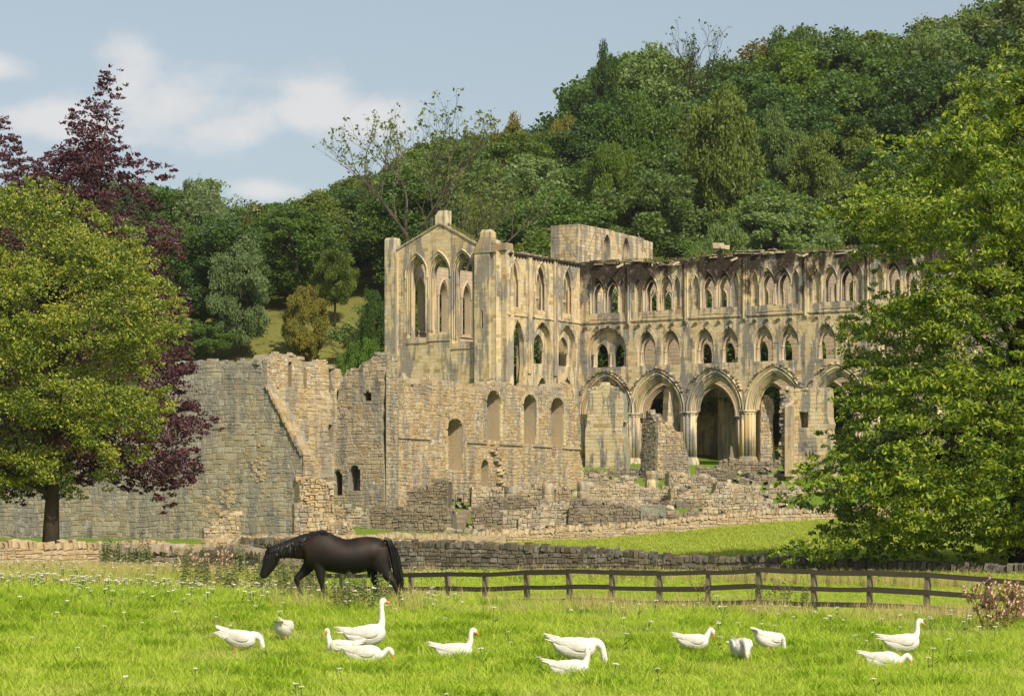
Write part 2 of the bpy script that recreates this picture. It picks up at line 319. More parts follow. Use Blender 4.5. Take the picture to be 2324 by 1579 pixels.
_sol = np.linalg.solve(np.block([[_K, _Pm], [_Pm.T, np.zeros((3, 3))]]), np.r_[_g[:, 2], np.zeros(3)])
def ground_z(xy):
    q = np.asarray(xy, float).reshape(-1, 2) / 100.0; out = np.empty(len(q))
    for i in range(0, len(q), 4000):
        w = q[i:i + 4000]; out[i:i + 4000] = _ker(w, _gx) @ _sol[:_n] + np.c_[np.ones(len(w)), w] @ _sol[_n:]
    return out
def gz(x, y): return float(ground_z([(x, y)])[0])
def ground_hit(u, v, y0=26.0, y1=120.0):
    Y = np.linspace(y0, y1, 1200); x = (u - CU) / F * Y; z = CZ + (HV - v) / F * Y
    g = ground_z(np.c_[x, Y]); k = np.nonzero(z <= g)[0]
    i = int(k[0]) if len(k) else len(Y) - 1
    return Vector((x[i], Y[i], g[i]))

def axis(parts):
    out = []
    for a, b, n in parts: out += list(np.linspace(a, b, n, endpoint=False))
    return np.array(out + [parts[-1][1]])
ys = axis([(-60, 20, 12), (20, 62, 84), (62, 130, 60), (130, 270, 70), (270, 440, 60), (440, 700, 20)])
xs = axis([(-300, -60, 24), (-60, -24, 24), (-24, 24, 90), (24, 70, 32), (70, 300, 24)])
gx, gy = np.meshgrid(xs, ys); gpts = np.c_[gx.ravel(), gy.ravel()]
zz = ground_z(gpts)
zz += np.where(gpts[:, 1] < 130, .035 * np.sin(gpts[:, 0] * 1.7 + np.sin(gpts[:, 1] * .9)) * np.sin(gpts[:, 1] * 1.3 + 1.1 * np.sin(gpts[:, 0] * .8)), 0)
nx, ny = len(xs), len(ys)
ii = (np.arange(ny - 1)[:, None] * nx + np.arange(nx - 1)[None]).ravel()
g_me = mesh_np('ground', np.c_[gpts, zz], np.c_[ii, ii + 1, ii + 1 + nx, ii + nx], True)
def ground_mat():
    m, t = new_mat('pasture')
    pos = N(t, 'ShaderNodeNewGeometry').outputs['Position']
    a = NOISE(t, pos, .22, 5, .6, .5); b = NOISE(t, pos, 1.9, 5, .65); c = NOISE(t, MAPV(t, pos, (1, .35, 1)), 14, 4, .7)
    col = RAMP(t, b, [(.12, .19, .02), (.18, .255, .028), (.24, .30, .04), (.30, .32, .065)])
    col = MIX(t, SMOOTH(t, a, .44, .66, 0, .55), col, (.235, .235, .06))
    yy = N(t, 'ShaderNodeSeparateXYZ', {0: pos}).outputs[1]
    # hay-coloured grazed field between the walls, mown lawn among the ruins, rough hill turf beyond
    col = MIX(t, SMOOTH(t, yy, 92, 112, 0, .65), col, RAMP(t, b, [(.22, .27, .04), (.30, .33, .065)]))
    col = MIX(t, SMOOTH(t, yy, 160, 172, 0, .9), col, RAMP(t, b, [(.11, .20, .02), (.15, .25, .03)]))
    col = MIX(t, SMOOTH(t, yy, 262, 275, 0, .9), col, RAMP(t, b, [(.13, .135, .035), (.22, .205, .06)]))
    col = MIX(t, 1.0, col, RAMP(t, c, [(.6,) * 3, (1.35,) * 3]), 'MULTIPLY')
    finish(t, col, .95, MATH(t, 'ADD', c, MATH(t, 'MULTIPLY', b, 1.5)), .9, .08, .1)
    return m
M['ground'] = ground_mat()
ground = tag(link('ground', g_me, None, M['ground']), kind='structure')

# ------------------------------------------------------------------ masonry engine
def scan(polys, t):
    x = []
    for poly in polys:
        for (s0, t0), (s1, t1) in zip(poly, poly[1:] + poly[:1]):
            if (t0 <= t) != (t1 <= t): x.append(s0 + (t - t0) * (s1 - s0) / (t1 - t0))
    x.sort(); return [(x[i], x[i + 1]) for i in range(0, len(x) - 1, 2)]
def warp(q, bh):
    """rubble is brought to wavering courses, not ruled ones"""
    return [(s + .16 * bh * math.sin(1.9 * t + .7 * s), t + bh * (.16 * math.sin(.8 * s + .45 * t) + .12 * math.sin(2.1 * s - .9 * t + 2.0))) for s, t in q]
def lay(polys, bh, bw, rubble=0.0, lean=0.0):
    """lay courses of stones inside the even-odd polygons: list of (quad, clipped)"""
    tt = [p[1] for p in polys[0]]; t, tmax = min(tt), max(tt); out = []; rnd = random.random
    while t < tmax - .03:
        h = bh * (.72 + .56 * rnd()) if rubble else bh * (.88 + .24 * rnd())
        t1 = min(t + h, tmax); h = t1 - t
        A, B, Mi = scan(polys, t + .04 * h), scan(polys, t1 - .04 * h), scan(polys, (t + t1) / 2)
        same = len(A) == len(B) == len(Mi)
        for i, (a, b) in enumerate(Mi):
            a0, b0, a1, b1 = a, b, a, b
            if same:
                if A[i][0] < B[i][1] and B[i][0] < A[i][1]: (a0, b0), (a1, b1) = A[i], B[i]
            if b - a < .06: continue
            cuts = [a]; s = a + bw * (.3 + .7 * rnd())
            while s < b - bw * .35:
                cuts.append(s); s += bw * (.38 + 1.25 * rnd() ** 1.4) if rubble else bw * (.7 + .65 * rnd())
            cuts.append(b)
            for j in range(len(cuts) - 1):
                l, r = cuts[j], cuts[j + 1]; cl = (j == 0 or j == len(cuts) - 2)
                L0, L1 = (a0, a1) if j == 0 else (l, l); R0, R1 = (b0, b1) if j == len(cuts) - 2 else (r, r)
                if R0 - L0 < .03 or R1 - L1 < .03: L0 = L1 = l; R0 = R1 = r
                if rubble and rnd() < rubble and h > bh * .8:
                    f = .35 + .3 * rnd(); tm = t + f * h; Lm = L0 + f * (L1 - L0); Rm = R0 + f * (R1 - R0)
                    out.append(([(L0, t), (R0, t), (Rm, tm), (Lm, tm)], cl)); out.append(([(Lm, tm), (Rm, tm), (R1, t1), (L1, t1)], cl))
                else: out.append(([(L0, t), (R0, t), (R1, t1), (L1, t1)], cl))
        t = t1
    if rubble: out = [(q if cl else warp(q, bh), cl) for q, cl in out]
    return out
UNIT = {}
def unit_stone(mat, k, soft):
    key = (mat.name, k, soft)
    if key not in UNIT:
        r = random.Random(k * 7 + 3); b = .12 if soft else .012; j = .09 if soft else .008
        V = []; jit = lambda a: r.uniform(-a, a)
        c = [(-.5, -.5), (.5, -.5), (.5, .5), (-.5, .5)]
        for x, z in c: V.append((x * (1 + jit(j * .4)), .4, z * (1 + jit(j * .4))))
        for x, z in c: V.append((x * (1 - .3 * b) + jit(j), -.55 + jit(.15), z * (1 - .3 * b) + jit(j)))
        for x, z in c: V.append((x * (1 - 2 * b) + jit(j), -1 + jit(.12), z * (1 - 2 * b) + jit(j)))
        Fc = []
        for o in (0, 4):
            for i in range(4): Fc.append((o + i, o + (i + 1) % 4, o + 4 + (i + 1) % 4, o + 4 + i))
        Fc.append((8, 9, 10, 11))
        me = mesh_pd('stone', V, Fc); me.materials.append(mat); UNIT[key] = me
    return UNIT[key]
def set_stones(quads, parent, mat, y0=0.0, depth=.05, gap=.012, dj=.5, soft=False, nobj=120, name='stone', jit=0.0):
    """put stones on the wall face y=y0 (outside is -y): the largest as objects, the others joined"""
    rnd = random.random
    area = lambda q: (q[1][0] - q[0][0] + q[2][0] - q[3][0]) * .5 * (q[2][1] - q[1][1])
    free = sorted((i for i, (q, cl) in enumerate(quads) if not cl), key=lambda i: -area(quads[i][0]))[:int(nobj * 1.5)]
    random.shuffle(free); pick = set(free[:nobj])
    V = []; Fc = []; b = .10 if soft else .012
    for i, (q, cl) in enumerate(quads):
        d = depth * (1 - dj + 2 * dj * rnd())
        cx = sum(p[0] for p in q) / 4; cz = sum(p[1] for p in q) / 4
        if i in pick:
            o = link(name, unit_stone(mat, random.randrange(6), soft), parent)
            o.location = (cx, y0, cz); o.scale = (q[1][0] - q[0][0] - 2 * gap, d, q[3][1] - q[0][1] - 2 * gap)
            if soft: o.rotation_euler = (0, random.uniform(-.06, .06), 0)
            continue
        w = max(.02, (q[1][0] - q[0][0] + q[2][0] - q[3][0]) / 2); h = max(.02, q[3][1] - q[0][1])
        fx, fz = max(.3, 1 - 2 * gap / w), max(.3, 1 - 2 * gap / h)
        base = len(V)
        R3 = [(cx + (x - cx) * fx, cz + (z - cz) * fz) for x, z in q]
        if jit: R3 = [(x + random.uniform(-jit, jit) * w, z + random.uniform(-jit, jit) * h) for x, z in R3]
        for x, z in R3: V.append((x, y0 + .4 * d, z))
        if soft:
            for x, z in R3: V.append((cx + (x - cx) * (1 - .3 * b), y0 - d * (.55 + .3 * rnd()), cz + (z - cz) * (1 - .3 * b)))
        k = 1 - 2 * b
        for x, z in R3: V.append((cx + (x - cx) * k, y0 - d * ((.85 + .3 * rnd()) if soft else 1), cz + (z - cz) * k))
        for o in ((0, 4) if soft else (0,)):
            for n in range(4): Fc.append((base + o + n, base + o + (n + 1) % 4, base + o + 4 + (n + 1) % 4, base + o + 4 + n))
        o = 8 if soft else 4
        Fc.append((base + o, base + o + 1, base + o + 2, base + o + 3))
    if V:
        me = mesh_np('stonework', np.array(V), np.array(Fc)); tag(link('stonework', me, parent, mat), kind='stuff')
def core_mesh(name, polys, y0, y1):
    """a slab with openings: outline and holes in (s,t), from depth y0 (front) to y1 (back)"""
    tri = geometry.tessellate_polygon([[Vector((s, t, 0)) for s, t in p] for p in polys])
    pts = [p for poly in polys for p in poly]; n = len(pts)
    V = [(s, y0, t) for s, t in pts] + [(s, y1, t) for s, t in pts]; Fc = []
    for a, b, c in tri:
        (x0, z0), (x1, z1), (x2, z2) = pts[a], pts[b], pts[c]
        if (x1 - x0) * (z2 - z0) - (x2 - x0) * (z1 - z0) < 0: b, c = c, b
        Fc.append((a, b, c)); Fc.append((a + n, c + n, b + n))
    o = 0
    for poly in polys:
        m = len(poly); ar = sum(poly[i][0] * poly[(i + 1) % m][1] - poly[(i + 1) % m][0] * poly[i][1] for i in range(m))
        hole = o > 0
        for i in range(m):
            a, b = o + i, o + (i + 1) % m
            if (ar > 0) != hole: Fc.append((b, a, a + n, b + n))
            else: Fc.append((a, b, b + n, a + n))
        o += m
    return mesh_pd(name, V, Fc)
def arch(c, w, sill, spring, apex, n=7):
    """pointed (or round, when apex-spring==w) opening: centre c, half width w"""
    r = apex - spring; pts = [(c - w, sill), (c + w, sill)]
    if r >= w * .999:
        Rr = (w * w + r * r) / (2 * w); a1 = math.asin(min(1, r / Rr))
        right = [(c + w - Rr + Rr * math.cos(a1 * i / n), spring + Rr * math.sin(a1 * i / n)) for i in range(n + 1)]
    else:
        right = [(c + w * math.cos(math.pi / 2 * i / n), spring + r * math.sin(math.pi / 2 * i / n)) for i in range(n + 1)]
    return pts + right + [(2 * c - x, z) for x, z in right[-2::-1]]
def arch_path(c, w, sill, spring, apex, n=8):
    a = arch(c, w, sill, spring, apex, n); return [a[0]] + a[:1:-1] + [a[1]]
def rect(a, b, t0, t1): return [(a, t0), (b, t0), (b, t1), (a, t1)]
def sweep_mb(mb, path, section):
    """sweep a closed section [(outward, y)] along an open path in (s,t)"""
    n = len(path); k = len(section); V = []; Fc = []
    for i, (s, t) in enumerate(path):
        dirs = []
        if i > 0: dirs.append(Vector((s - path[i - 1][0], t - path[i - 1][1])).normalized())
        if i < n - 1: dirs.append(Vector((path[i + 1][0] - s, path[i + 1][1] - t)).normalized())
        nn = Vector((0, 0))
        for d in dirs: nn += Vector((-d.y, d.x))
        nn.normalize(); cs = max(.45, nn.dot(Vector((-dirs[0].y, dirs[0].x))))
        for r, y in section: V.append((s + nn.x * r / cs, y, t + nn.y * r / cs))
    for i in range(n - 1):
        for j in range(k):
            j2 = (j + 1) % k; Fc.append((i * k + j, (i + 1) * k + j, (i + 1) * k + j2, i * k + j2))
    Fc += [tuple(range(k)), tuple((n - 1) * k + j for j in range(k - 1, -1, -1))]
    return mb.add(V, Fc)
def roll(r0, y0, rad, k=6): return [(r0 + rad * math.cos(2 * math.pi * i / k), y0 + rad * math.sin(2 * math.pi * i / k)) for i in range(k)]
def voussoirs(parent, mat, c, w, spring, apex, thick, y0, n=9, depth=.05):
    """wedge stones round an arch head, each an object"""
    inner = arch_path(c, w, spring, spring, apex, 24)[1:-1]
    L = [0]
    for a, b in zip(inner, inner[1:]): L.append(L[-1] + math.hypot(b[0] - a[0], b[1] - a[1]))
    def at(f):
        q = f * L[-1]
        i = min(max(next((k for k in range(len(L)) if L[k] >= q), len(L) - 1), 1), len(L) - 1)
        g = (q - L[i - 1]) / max(1e-6, L[i] - L[i - 1]); a, b = inner[i - 1], inner[i]
        d = Vector((b[0] - a[0], b[1] - a[1])).normalized(); return a[0] + g * (b[0] - a[0]), a[1] + g * (b[1] - a[1]), -d.y, d.x
    for i in range(n):
        f0, f1 = (i + .03) / n, (i + .97) / n; d = depth * random.uniform(.7, 1.3); th = thick * random.uniform(.92, 1.08)
        V = []; fs = (f0, (f0 + f1) / 2, f1)
        for f in fs:
            s, t, a, b = at(f)
            V += [(s, y0 + .03, t), (s, y0 - d, t), (s + a * th, y0 - d, t + b * th), (s + a * th, y0 + .03, t + b * th)]
        Fc = [(0, 1, 2, 3), (11, 10, 9, 8)]
        for o in (0, 4):
            for k in range(4): Fc.append((o + k, o + 4 + k, o + 4 + (k + 1) % 4, o + (k + 1) % 4))
        link('voussoir', mesh_pd('voussoir', V, Fc), parent, mat)
class Wall:
    """a vertical plane through O=(x,y) with unit direction d, heights above zb; local frame x along, -y outwards, z up"""
    def __init__(s, O, ang, zb):
        s.O = O; s.a = math.radians(ang); s.d = (math.cos(s.a), math.sin(s.a)); s.zb = zb
    @classmethod
    def at(cls, u, Y, ang, vbase): p = P(u, vbase, Y); return cls((p.x, p.y), ang, p.z)
    def st(s, u, v):
        k = (u - CU) / F; q = (k * s.O[1] - s.O[0]) / (s.d[0] - k * s.d[1])
        return q, CZ + (HV - v) / F * (s.O[1] + q * s.d[1]) - s.zb
    def poly(s, pts): return [s.st(*p) for p in pts]
    def place(s, o, s0=0.0, y0=0.0):
        o.location = (s.O[0] + s.d[0] * s0 - s.d[1] * y0, s.O[1] + s.d[1] * s0 + s.d[0] * y0, s.zb); o.rotation_euler = (0, 0, s.a); return o
    def front(s, o_ang=0): return s
def top_stones(poly, parent, mat, y0, y1, size=.28, n=12, tmin=None, soft=True):
    """loose stones along the broken top edge"""
    ed = []
    for (s0, t0), (s1, t1) in zip(poly, poly[1:] + poly[:1]):
        if abs(s1 - s0) > abs(t1 - t0) * .35 and min(t0, t1) > (tmin if tmin is not None else .35 * max(p[1] for p in poly)): ed.append(((s0, t0), (s1, t1), abs(s1 - s0)))
    tot = sum(e[2] for e in ed)
    if tot <= 0: return
    for e in ed:
        for _ in range(max(1, round(n * e[2] / tot))):
            f = random.random(); s = e[0][0] + f * (e[1][0] - e[0][0]); t = e[0][1] + f * (e[1][1] - e[0][1])
            o = link('stone', unit_stone(mat, random.randrange(6), soft), parent); sz = size * random.uniform(.6, 1.5)
            o.location = (s, random.uniform(y0 + .15, y0 * .5 + y1 * .5), t + sz * .12); o.scale = (sz * random.uniform(.9, 1.7), sz * random.uniform(.5, .9), sz * random.uniform(.45, .9))
            o.rotation_euler = (random.uniform(-.15, .15), random.uniform(-.15, .15), random.uniform(-.5, .5))
def ragged(poly, amp, step, tmin):
    """break long upper edges into uneven steps"""
    out = []; n = len(poly)
    for i in range(n):
        (s0, t0), (s1, t1) = poly[i], poly[(i + 1) % n]; out.append((s0, t0))
        L = math.hypot(s1 - s0, t1 - t0)
        if min(t0, t1) > tmin and L > step * 1.5:
            k = int(L / step); off = random.uniform(-amp, amp)
            for j in range(1, k):
                f = (j + random.uniform(-.2, .2)) / k; s = s0 + f * (s1 - s0); t = t0 + f * (t1 - t0)
                if abs(s1 - s0) > abs(t1 - t0):
                    out.append((s, t + off)); off = random.uniform(-amp, amp); out.append((s + .01 * (1 if s1 > s0 else -1), t + off))
                else: out.append((s + random.uniform(-amp, amp), t))
    return out
def grass_top(parent, poly, y0, y1, n, mat, h=.35, edges=None):
    """turf growing on a wall head"""
    mb = MB(); ed = [(a, b) for a, b in zip(poly, poly[1:] + poly[:1]) if abs(b[0] - a[0]) > abs(b[1] - a[1]) * .5 and min(a[1], b[1]) > .5 * max(p[1] for p in poly)] if edges is None else edges
    tot = sum(abs(b[0] - a[0]) for a, b in ed)
    for a, b in ed:
        for _ in range(int(n * abs(b[0] - a[0]) / tot)):
            f = random.random(); s = a[0] + f * (b[0] - a[0]); t = a[1] + f * (b[1] - a[1]); y = random.uniform(y0, y1); hh = h * random.uniform(.4, 1.3); w = .03 + .04 * random.random()
            dx, dy = random.uniform(-.25, .25) * hh * 2, random.uniform(-.25, .25) * hh * 2; q = random.uniform(0, 3.14); cx, cy = math.cos(q) * w, math.sin(q) * w
            mb.add([(s - cx, y - cy, t - .05), (s + cx, y + cy, t - .05), (s + dx * .5 + cx * .6, y + dy * .5 + cy * .6, t + hh * .6), (s + dx, y + dy, t + hh), (s + dx * .5 - cx * .6, y + dy * .5 - cy * .6, t + hh * .6)], [(0, 1, 2, 4), (4, 2, 3)])
    return tag(mb.build('wall_grass', mat, parent), kind='stuff')
M['turf'] = leaf_mat('wall_turf', [(.10, .13, .025), (.17, .19, .045), (.27, .25, .09)], .3)
def end_stones(o, W, mat, core, s, t0, t1, dp, bh=.28, bw=.4, depth=.05):
    """dress the exposed end of a wall"""
    e = link('end_face', core_mesh('end_face', [rect(0, dp, t0, t1)], -.03, -.002), o, M[core]); e.location = (s, 0, 0); e.rotation_euler = (0, 0, math.pi / 2)
    set_stones(lay([rect(0, dp, t0, t1)], bh, bw, .3), e, M[mat], -.03, depth, .01, .5, True, 20, jit=.08)
def ruin(name, label, cat, uv, Y, ang, vb, mat='low', core='mortar', th=1.0, bh=.26, bw=.42, depth=.09, holes=(), nobj=60, rub=.3, amp=.10, tops=8, group=None, back=None, gap=.014, grass=0, um=None, end=None):
    """one ruined wall traced from the survey on a vertical plane at distance Y"""
    um = um or sum(p[0] for p in uv) / len(uv)
    W = Wall.at(um, Y, ang, vb); poly = W.poly(uv)
    lo = min(p[1] for p in poly); poly = [(s, t - (1.2 if t - lo < .25 else 0)) for s, t in poly]
    hi = max(p[1] for p in poly); poly = ragged(poly, amp, .55, lo + .3 * (hi - lo))
    hs = [W.poly(h) if isinstance(h, list) else h(W) for h in holes]
    o = W.place(link(name, core_mesh(name, [poly] + hs, 0, th if not hs else min(th, 1.25)), None, M[core]))
    tag(o, label, cat, group)
    if hs and back is not None:
        bo = link('niche_back', core_mesh('niche_back', [poly], min(th, 1.25) + .002, th + .6), o, M[core])
        for h in hs: set_stones(lay([h], bh, bw, rub), bo, M[mat], min(th, 1.25), .07, gap, .5, True, 0, jit=.08)
    set_stones(lay([poly] + hs, bh, bw, rub), o, M[mat], 0, depth * .72, gap * .7, .6, True, nobj, jit=.09)
    if tops: top_stones(poly, o, M[mat], 0, th, .30, tops)
    if end:      # stones laid on the exposed end face as well
        end_stones(o, W, mat, core, max(p[0] for p in poly) + .004, lo - .5, end[1](W), end[0], bh, bw, depth)
    if grass: grass_top(o, poly, .05, th * .9, grass, M['turf'], .3)
    return o, W, poly

# ------------------------------------------------------------------ the abbey church
TH = 32.7; ZB = 7.7
A2 = (154 / F * 255, 255.0)
d1 = (math.cos(math.radians(TH)), -math.sin(math.radians(TH))); d2 = (-d1[1], d1[0])
B2 = (A2[0] - d2[0] * 13.47, A2[1] - d2[1] * 13.47)
G2 = (B2[0] - d1[0] * 13.81, B2[1] - d1[1] * 13.81)
church = empty('abbey_church', (A2[0], A2[1], ZB))
tag(church, 'roofless ruined abbey church with tall pointed windows, arcade and broken wall tops', 'ruin')
W_PR, W_TS, W_G, W_TW = Wall(A2, -TH, ZB), Wall(B2, 90 - TH, ZB), Wall(G2, -TH, ZB), Wall(G2, 90 - TH, ZB)
def under(o, W, s0=0.0, y0=0.0):
    """a part of the church in the frame of one of its walls"""
    W.place(o, s0, y0); o.location = o.location - church.location; o.parent = church; return o
def part(name, me, W, mat, s0=0.0, y0=0.0): return under(link(name, me, None, mat), W, s0, y0)

BAY = [5.61, 12.02, 18.43, 24.96, 31.4, 37.9, 44.4]
ARC = [3.05] + [(a + b) / 2 for a, b in zip(BAY, BAY[1:])]
TRI = [b + o for b in BAY[:-1] for o in (2.05, 4.72)]
CW = [2.05, 3.66] + [b + o for b in BAY[:-1] for o in (2.45, 4.15)]
CN = [4.86] + [b + o for b in BAY[:-1] for o in (1.08, 5.42)]
END = 46.4
def arcade_outline(w, rise, top):
    pts = [(-.2, -1.6), (.12, -1.6), (.12, 5.0)]
    for c in ARC: pts += [(c - w, 5.0)] + arch_path(c, w, 5.0, 5.0, 5.0 + rise, 9)[1:-1][1:-1] + [(c + w, 5.0)]
    pts += [(END - 1.2, 5.0), (END - 1.2, -1.6), (END, -1.6)]
    return pts + top
_r = random.Random(5)
top_pr = []
s = END
while s > -.2:
    top_pr.append((s, 19.55 + .45 * _r.random() + .35 * math.sin(s * .35 + 1.2))); s2 = s - _r.uniform(.5, 1.6)
    top_pr.append((max(s2, -.2) + .01, top_pr[-1][1])); s = s2
tri_h = lambda w, ap, sp=11.3: [arch(c, w, 9.55, sp, ap) for c in TRI]
big_h = [arch(3.08, 2.25, 9.55, 11.25, 13.5, 9)]
holes1 = tri_h(1.02, 13.1) + big_h + [arch(c, .75, 14.95, 16.9, 18.35) for c in CW] + [arch(c, .33, 14.9, 17.3, 18.1, 5) for c in CN]
holes2 = tri_h(.94, 12.95) + [arch(3.08, 2.05, 9.55, 11.2, 13.2, 9)] + [arch(c, .66, 14.95, 16.8, 18.1) for c in CW]
holes3 = tri_h(.80, 12.25, 10.95) + [arch(2.2, .72, 9.55, 10.9, 12.0), arch(4.2, .62, 9.55, 10.9, 11.9)] + [arch(c, .60 if i % 2 == 0 else .52, 14.95, 16.6, 17.8) for i, c in enumerate(CW)]
o1, o2, o3 = arcade_outline(2.78, 3.75, top_pr), arcade_outline(2.52, 3.40, top_pr), arcade_outline(2.24, 3.0, top_pr)
pw = part('presbytery_wall', core_mesh('presbytery_wall', [o1] + holes1, 0, .28), W_PR, M['ashlar'])
m2 = core_mesh('presbytery_inner_order', [o2] + holes2, .282, .58); m3 = core_mesh('presbytery_back_order', [o3] + holes3, .582, 1.0)
link('inner_order', m2, pw, M['ashlar']); link('back_order', m3, pw, M['ashlar'])
set_stones(lay([o1] + holes1, .34, .62), pw, M['ashlar'], 0, .013, .011, .8, False, 300)
for h, y in [(arch(c, .33, 14.9, 17.3, 18.1, 5), .282) for c in CN]: set_stones(lay([h], .34, .5), pw, M['ashlar_gable'], y, .02, .010, .5, False, 0)
# string course, corbels, bay shafts, drain spouts, sills
mb = MB(); mb.box(-.15, END, -.15, .05, 14.02, 14.14); mb.box(-.15, END, -.09, .05, 13.92, 14.018); mb.build('string_course', M['ashlar'], pw)
cb = MB().add([(-.17, .05, -.16), (.17, .05, -.16), (.19, .05, .17), (-.19, .05, .17), (-.10, -.12, -.12), (.10, -.12, -.12), (.15, -.34, .04), (-.15, -.34, .04), (.18, -.34, .17), (-.18, -.34, .17)],
              [(0, 1, 5, 4), (4, 5, 6, 7), (7, 6, 8, 9), (9, 8, 2, 3), (0, 4, 7, 9, 3), (1, 2, 8, 6, 5)])
cb_me = mesh_pd('corbel', cb.V, cb.F); cb_me.materials.append(M['ashlar'])
for b in [-.4] + BAY[:-1]:
    for o in (1.25, 2.55, 3.8, 5.05):
        if b + o > .6: link('corbel', cb_me, pw).location = (b + o, 0, 13.58)
for b in BAY[:-1] + [BAY[-1]]:
    mb = MB()
    for dx, r, y in ((-.2, .085, -.04), (0, .13, -.12), (.2, .085, -.04)): mb.tube([(b + dx, y, 13.75), (b + dx, y, 19.45)], r, 8)
    mb.box(b - .3, b + .3, -.06, .04, 13.6, 19.4); mb.add([(b - .16, .03, 13.3), (b + .16, .03, 13.3), (b + .24, .03, 13.75), (b - .24, .03, 13.75), (b - .2, -.3, 13.75), (b + .2, -.3, 13.75)], [(0, 1, 5, 4), (0, 4, 3), (1, 2, 5), (3, 4, 5, 2)])
    mb.build('bay_shaft', M['ashlar'], pw)
for q, (x, y) in enumerate([rB(520, 285), rB(920, 268), rB(1338, 237), rB(1848, 205), rB(2210, 180)]):
    s, t = W_PR.st(x, y); mb = MB(); Mx = Matrix.Translation((s, -.1, t)) @ Matrix.Rotation(.45, 4, 'X') @ Matrix.Rotation(-.4, 4, 'Z'); mb.box(-.09, .09, -.75, .1, -.07, .07, Mx); mb.build('drain_spout', M['ashlar_fresh'], pw)
for c in CW:
    MB().add([(c - .72, .5, 14.95), (c + .72, .5, 14.95), (c - .86, -.06, 14.35), (c + .86, -.06, 14.35), (c - .86, .3, 14.2), (c + .86, .3, 14.2)], [(0, 2, 3, 1), (2, 4, 5, 3), (0, 4, 2), (1, 3, 5), (0, 1, 5, 4)]).build('window_sill', M['low_dark'], pw)
    mb = MB(); p = arch_path(c, .80, 16.7, 16.9, 18.45); sweep_mb(mb, p, [(0, .05), (0, -.05), (.06, -.12), (.12, -.05), (.12, .05)]); mb.build('hood_mould', M['ashlar'], pw)
    mb = MB()
    for dx in (-.80, .80): mb.tube([(c + dx, -.03, 14.95), (c + dx, -.03, 16.75)], .06, 7); mb.lathe([(.07, 16.72), (.11, 16.8), (.12, 16.9)], 8, (c + dx, -.03))
    sweep_mb(mb, arch_path(c, .62, 14.95, 16.7, 17.95), roll(0, .30, .06)); mb.build('window_shaft', M['ashlar_fresh'], pw)
for c in CN:
    mb = MB(); sweep_mb(mb, arch_path(c, .37, 17.0, 17.3, 18.2), [(0, .05), (0, -.05), (.05, -.10), (.10, -.05), (.10, .05)]); mb.build('hood_mould', M['ashlar'], pw)
for c in TRI[:8]: voussoirs(pw, M['ashlar_gable'], c, 1.02, 11.3, 13.1, .36, 0, 10, .045)
for c in TRI[8:]: voussoirs(pw, M['ashlar_gable'], c, 1.02, 11.3, 13.1, .36, 0, 7, .045)
voussoirs(pw, M['ashlar_gable'], 3.08, 2.25, 11.25, 13.5, .36, 0, 16, .045)
def colonnette(c, y, parent, t0=9.6, t1=11.0, mat='ashlar_fresh'):
    MB().lathe([(.19, t0), (.19, t0 + .1), (.13, t0 + .2), (.105, t0 + .26), (.10, t1 - .3), (.11, t1 - .24), (.15, t1 - .12), (.20, t1 - .06), (.20, t1)], 10, (c, y)).build('colonnette', M[mat], parent, True)
for i, c in enumerate(TRI):
    colonnette(c - .84, .45, pw)
    if i % 2 == 0: colonnette(c + .84, .45, pw)
    mb = MB(); sweep_mb(mb, arch_path(c, .74, 11.0, 11.02, 12.2), roll(.06, .45, .08)); sweep_mb(mb, arch_path(c, .78, 11.0, 11.01, 12.25), roll(.02, .62, .09)); mb.build('inner_arch', M['ashlar_fresh'], pw)
colonnette(1.42, .45, pw); colonnette(3.3, .45, pw); colonnette(4.95, .45, pw)
# quatrefoil roundels of plate tracery behind the eastern gallery openings
for c in TRI[2:]:
    mb = MB(); n = 20; cx, cz = c + .42, 12.15
    mb2 = [(cx + .42 * math.cos(2 * math.pi * k / n), cz + .42 * math.sin(2 * math.pi * k / n)) for k in range(n + 1)]
    sweep_mb(mb, mb2[::-1], roll(0, .80, .075))
    for q in range(4):
        a = math.pi / 4 + q * math.pi / 2; lx, lz = cx + .17 * math.cos(a), cz + .17 * math.sin(a)
        sweep_mb(mb, [(lx + .15 * math.cos(a + f), lz + .15 * math.sin(a + f)) for f in np.linspace(2.3, -2.3, 9)], roll(0, .80, .04, 5))
    mb.build('quatrefoil', M['ashlar_fresh'], pw)
# moulded arcade arches: rolls on each order, and the broken springers of the lost aisle vault
for i, c in enumerate(ARC):
    mb = MB()
    for w, r, y, rad in ((2.80, 3.80, .02, .09), (2.66, 3.60, .13, .08), (2.56, 3.46, .28, .08), (2.42, 3.28, .42, .08), (2.30, 3.12, .56, .075), (2.24, 3.0, .98, .09)):
        sweep_mb(mb, arch_path(c, w, 5.0, 5.0, 5.0 + r, 10)[1:-1], roll(.0, y, rad, 7))
    sweep_mb(mb, arch_path(c, 2.98, 5.0, 5.0, 9.05, 10)[1:-1], [(0, .05), (0, -.08), (.10, -.16), (.16, -.05), (.16, .05)]); mb.build('arch_moulding', M['ashlar'], pw)
    inner = arch_path(c, 3.16, 5.0, 5.6, 9.3, 22)[4:-4]
    for k, (s, t) in enumerate(inner):
        if (s - c) * (1 if t > 6 else 1) and t > 7.0 and random.random() < .75:
            o = link('broken_springer', unit_stone(M['low_dark'] if random.random() < .4 else M['ashlar'], k % 6, True), pw); o.location = (s + random.uniform(-.06, .06), 0, t + random.uniform(-.05, .1)); o.scale = (random.uniform(.14, .3), random.uniform(.12, .34), random.uniform(.12, .24)); o.rotation_euler = (0, math.atan2(c - s, t - 5.0) * -.8 + random.uniform(-.3, .3), 0)
